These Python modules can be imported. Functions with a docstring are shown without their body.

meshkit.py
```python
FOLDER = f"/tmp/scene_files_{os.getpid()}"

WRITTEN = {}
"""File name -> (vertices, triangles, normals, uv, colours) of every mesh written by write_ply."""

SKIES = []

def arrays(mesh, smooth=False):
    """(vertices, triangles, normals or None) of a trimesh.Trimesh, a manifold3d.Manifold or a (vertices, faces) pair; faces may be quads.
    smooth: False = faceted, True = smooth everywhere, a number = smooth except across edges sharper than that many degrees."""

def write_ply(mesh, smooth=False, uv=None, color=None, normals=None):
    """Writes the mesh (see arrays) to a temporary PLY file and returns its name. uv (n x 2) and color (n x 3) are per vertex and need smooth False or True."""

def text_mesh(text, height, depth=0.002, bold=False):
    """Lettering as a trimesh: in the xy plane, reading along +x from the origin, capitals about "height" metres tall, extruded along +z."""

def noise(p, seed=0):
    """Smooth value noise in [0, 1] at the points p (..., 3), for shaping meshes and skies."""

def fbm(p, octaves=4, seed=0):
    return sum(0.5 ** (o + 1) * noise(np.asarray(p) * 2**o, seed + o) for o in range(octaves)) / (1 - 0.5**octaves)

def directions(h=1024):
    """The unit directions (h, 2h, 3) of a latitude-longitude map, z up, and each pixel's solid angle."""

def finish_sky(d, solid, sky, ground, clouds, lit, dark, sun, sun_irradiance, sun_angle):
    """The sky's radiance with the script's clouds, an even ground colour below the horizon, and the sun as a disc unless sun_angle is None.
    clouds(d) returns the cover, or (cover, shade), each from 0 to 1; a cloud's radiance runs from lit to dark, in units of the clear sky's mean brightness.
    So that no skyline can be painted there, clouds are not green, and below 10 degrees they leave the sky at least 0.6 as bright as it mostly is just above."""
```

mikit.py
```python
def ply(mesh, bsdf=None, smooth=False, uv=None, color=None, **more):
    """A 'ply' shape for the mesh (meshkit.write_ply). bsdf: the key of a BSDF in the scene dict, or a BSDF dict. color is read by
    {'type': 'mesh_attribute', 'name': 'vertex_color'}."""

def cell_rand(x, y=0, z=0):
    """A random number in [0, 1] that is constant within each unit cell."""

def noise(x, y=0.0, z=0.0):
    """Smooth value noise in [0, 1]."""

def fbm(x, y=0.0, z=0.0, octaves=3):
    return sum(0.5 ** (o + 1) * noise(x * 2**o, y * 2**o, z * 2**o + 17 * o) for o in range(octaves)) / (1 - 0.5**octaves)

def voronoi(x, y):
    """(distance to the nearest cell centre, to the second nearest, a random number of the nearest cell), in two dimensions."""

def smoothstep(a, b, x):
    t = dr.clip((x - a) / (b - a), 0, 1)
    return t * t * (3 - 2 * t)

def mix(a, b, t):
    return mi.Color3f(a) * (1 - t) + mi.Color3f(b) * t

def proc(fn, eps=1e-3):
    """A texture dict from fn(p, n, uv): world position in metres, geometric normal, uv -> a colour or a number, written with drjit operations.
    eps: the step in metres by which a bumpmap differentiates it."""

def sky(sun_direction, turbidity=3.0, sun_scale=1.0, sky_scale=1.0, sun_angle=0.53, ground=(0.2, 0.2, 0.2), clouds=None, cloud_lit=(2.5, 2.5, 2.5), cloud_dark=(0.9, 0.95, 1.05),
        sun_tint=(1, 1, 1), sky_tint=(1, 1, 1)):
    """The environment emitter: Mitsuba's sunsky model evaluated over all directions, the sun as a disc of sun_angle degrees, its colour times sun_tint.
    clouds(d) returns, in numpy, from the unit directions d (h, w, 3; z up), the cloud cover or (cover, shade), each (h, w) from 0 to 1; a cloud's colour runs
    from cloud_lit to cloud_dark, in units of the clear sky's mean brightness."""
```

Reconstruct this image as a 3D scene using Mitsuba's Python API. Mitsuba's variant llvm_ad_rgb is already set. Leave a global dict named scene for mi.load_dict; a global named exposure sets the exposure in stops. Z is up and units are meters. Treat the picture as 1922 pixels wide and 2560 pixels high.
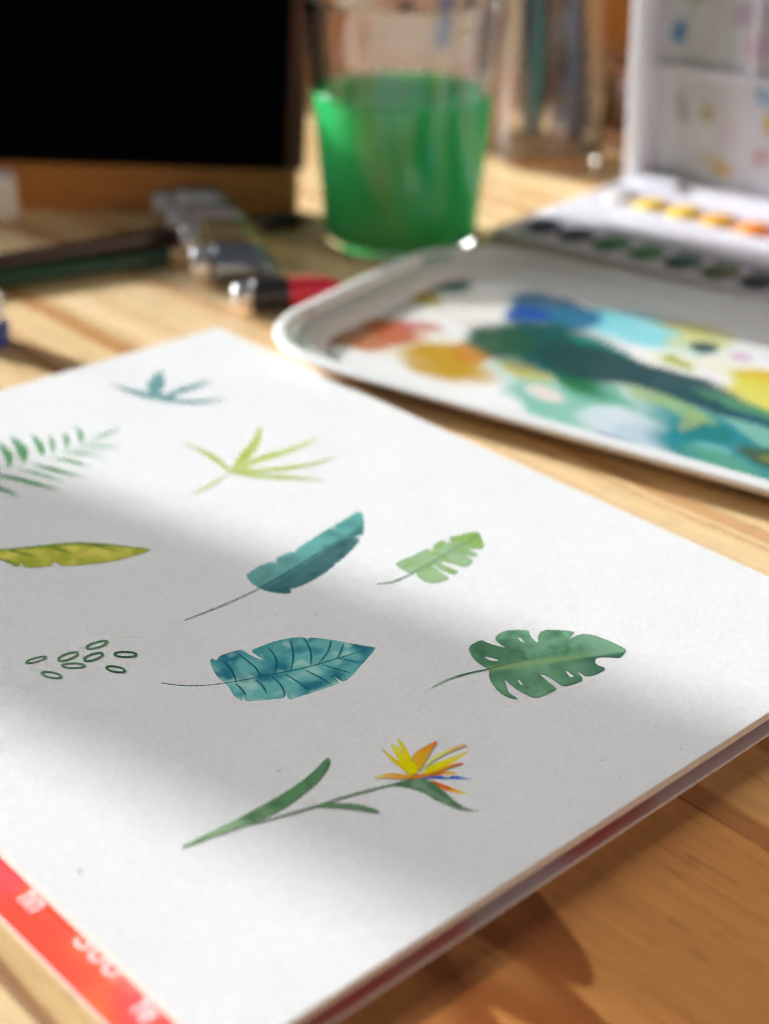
import math
import numpy as np
import trimesh
import manifold3d as m3
import shapely
import shapely.affinity
from shapely.geometry import Polygon, LineString, Point
import drjit as dr
import mitsuba as mi
import mikit
import meshkit
from mikit import proc, noise, fbm, smoothstep, mix

T = mi.ScalarTransform4f
scene, labels = {}, {}
rng = np.random.default_rng(7)

# ------------------------------------------------------------------ camera, light, exposure
EYE = np.array([0.0, 0.0, 0.2421])
FWD = np.array([0.0, 0.88563, -0.46439])
UP = np.array([-0.01696, 0.46432, 0.88551])
scene['camera'] = {'type': 'thinlens', 'fov': 27.68, 'fov_axis': 'x', 'near_clip': 0.02, 'far_clip': 60.0,
                   'aperture_radius': 0.0043, 'focus_distance': 0.425,
                   'to_world': T().look_at(origin=EYE.tolist(), target=(EYE + FWD).tolist(), up=UP.tolist())}
exposure = 0.0

AZ, EL = math.radians(-33.0), math.radians(19.0)          # the way the low sunlight travels over the table
DH = np.array([math.cos(AZ), math.sin(AZ)])
SUNWAY = np.array([DH[0] * math.cos(EL), DH[1] * math.cos(EL), -math.sin(EL)])
AIM = np.array([0.02, 0.45, 0.0])
SUNPOS = AIM - SUNWAY * 20.0
scene['sun'] = {'type': 'disk', 'to_world': T().look_at(origin=SUNPOS.tolist(), target=AIM.tolist(), up=[0, 0, 1]).scale([0.25, 0.25, 1]),
                'emitter': {'type': 'area', 'radiance': {'type': 'rgb', 'value': [11500, 11750, 11850]}}}
labels['sun'] = {'label': 'low sun shining in through the window from the back left', 'category': 'sun', 'kind': 'structure'}
WINPOS = AIM - np.array([DH[0], DH[1], 0]) * 22.0 + np.array([0, 0, 7.6])
scene['sky'] = {'type': 'rectangle', 'to_world': T().look_at(origin=WINPOS.tolist(), target=AIM.tolist(), up=[0, 0, 1]).scale([4.6, 3.6, 1]),
                'emitter': {'type': 'area', 'radiance': {'type': 'rgb', 'value': [43.0, 44.5, 46.0]}}}
labels['sky'] = {'label': 'pale sky seen through the window', 'category': 'sky', 'kind': 'structure'}
LAMPPOS = np.array([2.3, -0.9, 1.05])
scene['room_lamp'] = {'type': 'disk', 'to_world': T().look_at(origin=LAMPPOS.tolist(), target=AIM.tolist(), up=[0, 0, 1]).scale([0.5, 0.5, 1]),
                      'emitter': {'type': 'area', 'radiance': {'type': 'rgb', 'value': [6.8, 5.2, 3.9]}}}
labels['room_lamp'] = {'label': 'large warm room lamp to the right of the table', 'category': 'lamp'}
scene['room_light'] = {'type': 'constant', 'radiance': {'type': 'rgb', 'value': [0.125, 0.122, 0.119]}}

# ------------------------------------------------------------------ helpers
A = np.array([-0.07137, 0.61668])                          # far corner of the paper; s runs along its long side, t along its short side
U = np.array([0.68126, -0.73204])
V = np.array([-0.73204, -0.68126])
ZS = 0.0052                                                # height of the paper's face


def pad(s, t, z=0.0):
    """Paper coordinates in millimetres -> world metres."""
    s, t = np.asarray(s, float), np.asarray(t, float)
    xy = A + 0.001 * (s[..., None] * U + t[..., None] * V)
    return np.concatenate([xy, np.broadcast_to(np.asarray(z, float), xy.shape[:-1])[..., None]], -1)


def numbered(key):
    if key not in scene and not any(k.startswith(key + '__') for k in scene) and key not in labels:
        return key
    n = 1
    while True:
        k = f'{key}_{n:03d}'
        if k not in scene and not any(q.startswith(k + '__') for q in scene) and k not in labels:
            return k
        n += 1


def thing(name, label, category, group=None, kind=None):
    key = numbered(name)
    labels[key] = {'label': label, 'category': category}
    if group:
        labels[key]['group'] = group
    if kind:
        labels[key]['kind'] = kind
    return key


def part(parent, name, mesh, bsdf, smooth=35, label=None, kind=None, **kw):
    key = numbered(f'{parent}__{name}') if name else parent
    scene[key] = mikit.ply(mesh, bsdf, smooth, **kw)
    if label or kind:
        labels[key] = {}
        if label:
            labels[key]['label'] = label
        if kind:
            labels[key]['kind'] = kind
    return key


def tm(man):
    m = man.to_mesh()
    return trimesh.Trimesh(m.vert_properties[:, :3], m.tri_verts, process=False)


def rbox(x0, x1, y0, y1, z0, z1, r=0.001, seg=12):
    """A box with rounded edges."""
    r = min(r, 0.49 * min(x1 - x0, y1 - y0, z1 - z0))
    s = m3.Manifold.sphere(r, seg)
    return tm(m3.Manifold.batch_hull([s.translate((x, y, z)) for x in (x0 + r, x1 - r) for y in (y0 + r, y1 - r) for z in (z0 + r, z1 - r)]))


def place(mesh, origin, e1, e2, e3=(0, 0, 1)):
    """Local x, y, z of the mesh -> the three given directions."""
    m = np.eye(4)
    e1, e2 = np.append(np.asarray(e1, float), [0] * (3 - len(e1))), np.append(np.asarray(e2, float), [0] * (3 - len(e2)))
    m[:3, 0], m[:3, 1], m[:3, 2], m[:3, 3] = e1, e2, e3, origin
    mesh = mesh.copy()
    mesh.apply_transform(m)
    if np.linalg.det(m[:3, :3]) < 0 and not True:
        mesh.invert()
    return mesh


def lathe(profile, n=64, origin=(0, 0, 0)):
    m = trimesh.creation.revolve(np.asarray(profile, float), sections=n)
    m.apply_translation(origin)
    return m


def rod(points, radii, sides=20):
    """A round rod along a polyline, closed by caps."""
    p, r = np.asarray(points, float), np.asarray(radii, float)
    d = (p[-1] - p[0]) / np.linalg.norm(p[-1] - p[0])
    a = np.cross(d, [0, 0, 1.0] if abs(d[2]) < 0.9 else [1.0, 0, 0])
    a /= np.linalg.norm(a)
    b = np.cross(d, a)
    w = np.arange(sides) * 2 * np.pi / sides
    ring = np.cos(w)[:, None] * a + np.sin(w)[:, None] * b
    v = (p[:, None] + r[:, None, None] * ring).reshape(-1, 3)
    f = []
    for i in range(len(p) - 1):
        for j in range(sides):
            k = (j + 1) % sides
            q = [i * sides + j, i * sides + k, (i + 1) * sides + k, (i + 1) * sides + j]
            f += [[q[0], q[1], q[2]], [q[0], q[2], q[3]]]
    v = np.vstack([v, p[0], p[-1]])
    c0, c1, last = len(v) - 2, len(v) - 1, (len(p) - 1) * sides
    for j in range(sides):
        k = (j + 1) % sides
        f += [[c0, k, j], [c1, last + j, last + k]]
    m = trimesh.Trimesh(v, f, process=False)
    if m.volume < 0:
        m.invert()
    return m


def rounded_rect(w, d, r, n=10):
    """Outline of a rounded rectangle, corner at the origin."""
    pts = []
    for cx, cy, a0 in ((w - r, d - r, 0), (r, d - r, 90), (r, r, 180), (w - r, r, 270)):
        for a in np.radians(a0 + np.linspace(0, 90, n)):
            pts.append((cx + r * math.cos(a), cy + r * math.sin(a)))
    return np.array(pts)


def loft(rings, close=True):
    """Skin over rings (lists of (x, y, z)) with the same number of points."""
    n = len(rings[0])
    v = np.vstack(rings)
    f = []
    for i in range(len(rings) - 1):
        j = np.arange(n)
        k = (j + 1) % n
        f += [np.stack([i * n + j, i * n + k, (i + 1) * n + k], 1), np.stack([i * n + j, (i + 1) * n + k, (i + 1) * n + j], 1)]
    f = np.vstack(f).tolist()
    if close:
        for ring, at, flip in ((rings[0], 0, True), (rings[-1], (len(rings) - 1) * n, False)):
            c = len(v)
            v = np.vstack([v, np.mean(ring, axis=0)])
            for j in range(n):
                k = (j + 1) % n
                f.append([c, at + k, at + j] if flip else [c, at + j, at + k])
    m = trimesh.Trimesh(v, f, process=False)
    if m.volume < 0:
        m.invert()
    return m


def srgb(r, g, b):
    c = np.array([r, g, b], float) / 255
    return np.where(c < 0.04045, c / 12.92, ((c + 0.055) / 1.055) ** 2.4)


PAPER = np.array([0.80, 0.795, 0.785])


def pigment(r, g, b, white=172):
    """Reflectance of paint that looks (r, g, b) where bare paper looks (white, white, white)."""
    return np.clip(srgb(r, g, b) / srgb(white, white, white)[0] * 0.8, 0.004, 0.82)


# ------------------------------------------------------------------ materials
def st_of(p):
    x, y = (p.x - float(A[0])) * 1000, (p.y - float(A[1])) * 1000
    return x * float(U[0]) + y * float(U[1]), x * float(V[0]) + y * float(V[1])


def grain_height(p, n, uv):
    """Cold-pressed paper: soft irregular tooth about a millimetre apart, the same in every direction."""
    x, y = p.x * 1000, p.y * 1000
    out = mi.Float(0)
    for ang, f, w in ((0.3, 0.95, 0.30), (1.25, 1.15, 0.28), (2.2, 1.6, 0.20), (0.8, 2.5, 0.13), (1.8, 3.6, 0.09)):
        c, s = math.cos(ang), math.sin(ang)
        out += w * noise((x * c + y * s) * f + 31 * ang, (y * c - x * s) * f, 7 * ang)
    return out


GRAIN = 0.00014


def bumpy(inner, scale, fn, eps):
    return {'type': 'twosided', 'bsdf': {'type': 'bumpmap', 'arbitrary': proc(fn, eps), 'scale': scale, 'bsdf': inner}}


def paper_colour(p, n, uv):
    s, t = st_of(p)
    c = mix((0.775, 0.775, 0.77), (0.805, 0.805, 0.80), fbm(s * 0.05, t * 0.05, 1.0, 2))
    fibre = 0.6 * noise(s * 1.15 + t * 0.3, t * 1.15 - s * 0.3, 1.0) + 0.4 * noise(s * 2.1 - t * 0.8, t * 2.1 + s * 0.8, 5.0)
    return c * (0.945 + 0.11 * fibre)


scene['paper'] = bumpy({'type': 'diffuse', 'reflectance': proc(paper_colour)}, GRAIN, grain_height, 1.2e-4)
scene['paint'] = bumpy({'type': 'diffuse', 'reflectance': {'type': 'mesh_attribute', 'name': 'vertex_color'}}, GRAIN * 0.8, grain_height, 1.2e-4)


def principled(name, colour, rough=0.5, **kw):
    c = colour if isinstance(colour, dict) else {'type': 'rgb', 'value': list(map(float, colour))}
    scene[name] = {'type': 'twosided', 'bsdf': {'type': 'principled', 'base_color': c, 'roughness': rough, **kw}}


SEAMS = [22.0 - 158 * k for k in range(8, -1, -1)] + [101.0, 259.0, 417.0]


def pine(p, n, uv):
    """Varnished pine boards running along s: bands of late wood, one board with a flame figure."""
    s, t = st_of(p)
    b = dr.select(t > 101.0, dr.floor((t - 101.0) / 158.0), dr.select(t > 22.0, 50.0, dr.floor((t - 22.0) / 158.0) - 1.0))
    tone = mikit.cell_rand(b, 3, 1)
    figure = dr.select(dr.abs(b) < 0.5, 1.0, 0.0)          # the board under the near edge of the pad
    warp = 14 * (fbm(s * 0.008 + b * 7, t * 0.02, 2.0, 3) - 0.5)
    c = (t + warp + 0.015 * s) * 0.13 + b * 1.7
    band = noise(c, b * 3.0) * 0.6 + noise(c * 2.7, b * 5.0) * 0.4
    line = smoothstep(0.52, 0.72, band)
    # flame figure: two tongues of late wood pointing along +s
    wob = 7 * (fbm(s * 0.02, t * 0.05, 4.0, 3) - 0.5)
    flame = mi.Float(0)
    for tk, sk, ku, kl in ((166.0, 351.0, 0.163, 0.42), (175.5, 369.0, 0.75, 0.22), (205.0, 372.0, 0.10, 0.06), (140.0, 300.0, 0.12, 0.09)):
        q = t - tk + 1.5 * (noise(s * 0.06, tk) - 0.5)
        f = sk - s + wob * 0.5 - dr.select(q < 0, ku, kl) * q * q
        flame = dr.maximum(flame, smoothstep(-0.6, 1.6, f) * (1 - 0.7 * smoothstep(14.0, 44.0, f)))
    side = smoothstep(30.0, 48.0, dr.abs(t - 171.0))
    line = dr.lerp(line, dr.lerp(flame, dr.maximum(line * 0.8, flame * 0.5), side), figure)
    fibre = noise(s * 0.035, t * 0.9) * 0.5 + noise(s * 0.07, t * 2.4) * 0.3 + noise(s * 0.15, t * 6.0) * 0.2
    light = mix((0.77, 0.54, 0.275), (0.82, 0.60, 0.335), tone)
    honey = dr.select(b > 40.0, 1.0, 0.0) * smoothstep(60.0, 300.0, s)
    light = mix(light, (0.60, 0.285, 0.095), honey)
    light = mix(light, mix((0.55, 0.225, 0.062), (0.66, 0.44, 0.20), smoothstep(215.0, 240.0, t)), figure)
    dark = mix((0.50, 0.225, 0.07), (0.21, 0.05, 0.007), figure)
    dark = mix(dark, (0.36, 0.125, 0.03), honey)
    col = mix(light, dark, dr.clip(line, 0, 1) * 0.85)
    pore = smoothstep(0.80, 0.9, noise(s * 0.10, t * 1.3, 8.0)) * 0.5
    return col * (0.80 + 0.36 * fibre) * (1 - pore * 0.5)


principled('pine', proc(pine), 0.42, specular=0.35)


def warm_wood(p, n, uv):
    g = noise(p.x * 30, p.y * 30, p.z * 260) * 0.6 + noise(p.x * 60, p.y * 60, p.z * 700) * 0.4
    return mix((0.46, 0.165, 0.024), (0.64, 0.275, 0.06), g)


principled('warm_wood', proc(warm_wood), 0.5)
principled('pale_wood', (0.72, 0.52, 0.30), 0.6)
principled('dark_wood', (0.10, 0.042, 0.016), 0.5)
scene['black'] = {'type': 'diffuse', 'reflectance': {'type': 'rgb', 'value': [0.0035, 0.0037, 0.0055]}}
principled('page_edge', (0.92, 0.81, 0.72), 0.8)
principled('greyboard', (0.40, 0.30, 0.22), 0.9)
principled('porcelain', (0.80, 0.80, 0.79), 0.15, specular=0.5)
principled('white_plastic', (0.72, 0.70, 0.76), 0.32)
principled('silver', (0.84, 0.84, 0.87), 0.36, metallic=1.0)
principled('pink_metal', (0.80, 0.66, 0.66), 0.3, metallic=1.0)
principled('blue_metal', (0.36, 0.41, 0.50), 0.3, metallic=1.0)
principled('brass', (0.62, 0.47, 0.24), 0.3, metallic=1.0)
principled('black_plastic', (0.022, 0.022, 0.026), 0.3)
principled('red_print', (0.72, 0.025, 0.06), 0.35)
principled('blue_print', (0.03, 0.06, 0.30), 0.35)
principled('white_print', (0.80, 0.79, 0.78), 0.4)
scene['glass'] = {'type': 'dielectric', 'int_ior': 1.5, 'ext_ior': 1.0}
scene['thin_glass'] = {'type': 'thindielectric', 'int_ior': 1.5}

# ------------------------------------------------------------------ table top
PE1, PE2 = np.append(U, 0), np.append(V, 0)
ORG = np.append(A, 0)


def padbox(s0, s1, t0, t1, z0, z1, r):
    """Box with rounded edges in paper coordinates (mm), z in metres."""
    return place(rbox(s0 / 1000, s1 / 1000, t0 / 1000, t1 / 1000, z0, z1, r), ORG, PE1, PE2)


labels['table'] = {'label': 'varnished pine table top of long glued boards', 'category': 'table', 'kind': 'structure'}
for t0, t1 in zip(SEAMS[:-1], SEAMS[1:]):
    part('table', 'plank', padbox(-1500, 900, t0 + 0.12, t1 - 0.12, -0.03, 0.0, 0.0006), 'pine', smooth=40)

# the window post whose shadow lies across the paper
wd = thing('window_frame', 'white wooden window frame with one middle post, left of the table', 'window')
wc = DH * -1.36
WN = np.array([0.545, 0.839])


def winbox(q0, q1, z0, z1, d=0.05):
    return place(rbox(q0, q1, -d / 2, d / 2, z0, z1, 0.006), [wc[0], wc[1], 0], WN, DH)


part(wd, 'post', winbox(0.234, 0.339, 0.02, 1.3), 'white_print')
part(wd, 'jamb', winbox(-0.70, -0.62, 0.02, 1.3), 'white_print')
part(wd, 'jamb', winbox(1.18, 1.26, 0.02, 1.3), 'white_print')
part(wd, 'rail', winbox(-0.70, 1.26, -0.05, 0.018), 'white_print')
part(wd, 'rail', winbox(-0.70, 1.26, 1.302, 1.37), 'white_print')

# ------------------------------------------------------------------ pad of watercolour paper
pd = thing('watercolor_pad', 'white watercolor pad with painted tropical leaves, its red cover folded beneath', 'drawing pad')


def slab(s0, s1, t0, t1, z0, z1, wob=0.0):
    """Stack of sheets: a box whose sides are finely uneven."""
    return padbox(s0, s1, t0, t1, z0, z1, 0.00015)


part(pd, 'cover', padbox(-3, 322.6, -2.0, 249.8, 0.0002, 0.0009, 0.0002), 'cover_print', label='red and orange printed cover with white lettering')
part(pd, 'backing', padbox(-1, 314.5, -0.5, 236.0, 0.0009, 0.0026, 0.0002), 'greyboard')
for i in range(8):
    j0, j1 = rng.uniform(-0.22, 0.12, 2)
    part(pd, 'page', padbox(0.1, 319.9 + j0, 0.1, 239.9 + j1, 0.0026 + 0.000281 * i, 0.0026 + 0.000281 * i + 0.000272, 0.00008), 'page_edge')
part(pd, 'sheet', padbox(0, 320, 0, 240, 0.00485, ZS, 0.00015), 'paper', label='white rough watercolor sheet on top')


def cover_print(p, n, uv):
    s, t = st_of(p)
    a = fbm(s * 0.035, t * 0.06, 3.0, 3)
    c = mix((0.82, 0.085, 0.05), (0.86, 0.19, 0.07), smoothstep(0.35, 0.7, a))
    c = mix(c, (0.82, 0.085, 0.10), smoothstep(0.5, 0.8, fbm(s * 0.05 + 9, t * 0.05, 7.0, 2)))
    far = smoothstep(305.0, 315.0, s) * (1 - smoothstep(225.0, 240.0, t))
    lil = mix((0.54, 0.47, 0.55), (0.56, 0.43, 0.44), noise(t * 0.05, 4.0))
    red = smoothstep(104.0, 112.0, t) * (1 - smoothstep(134.0, 150.0, t)) + smoothstep(168.0, 178.0, t)
    c = mix(c, mix(lil, mix((0.55, 0.10, 0.08), (0.52, 0.28, 0.26), noise(t * 0.11, s * 0.3, 2.0)), dr.clip(red, 0, 1) * 0.9), far)
    white_edge = smoothstep(322.1, 322.3, s) + smoothstep(249.1, 249.4, t)
    return mix(c, (0.80, 0.70, 0.66), dr.clip(white_edge, 0, 1))


principled('cover_print', proc(cover_print), 0.3, specular=0.5)


def lettering(text, s0, t0, h, bold=True, squash=1.0):
    m = meshkit.text_mesh(text, h, 0.0001, bold=bold)
    m.apply_scale([squash, 1, 1])
    o = pad(s0, t0, 0.00091)
    return place(m, o, np.append(U, 0), np.append(-V, 0))


part(f'{pd}__cover', 'lettering', lettering('fin', 247.0, 243.6, 0.0052, squash=0.8), 'white_print', smooth=False, label='white word fin')
part(f'{pd}__cover', 'lettering', lettering('300', 266.5, 241.7, 0.0052, squash=1.15), 'white_print', smooth=False, label='white number 300')
part(f'{pd}__cover', 'lettering', lettering('g/m²', 281.0, 241.3, 0.0034, bold=False), 'letter_pink', smooth=False, label='small pale letters after the number')
part(f'{pd}__cover', 'lettering', lettering('fe', 291.6, 243.6, 0.0052, squash=0.85), 'white_print', smooth=False, label='white letters cut by the picture edge')
principled('letter_pink', (0.82, 0.36, 0.27), 0.4)

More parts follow.
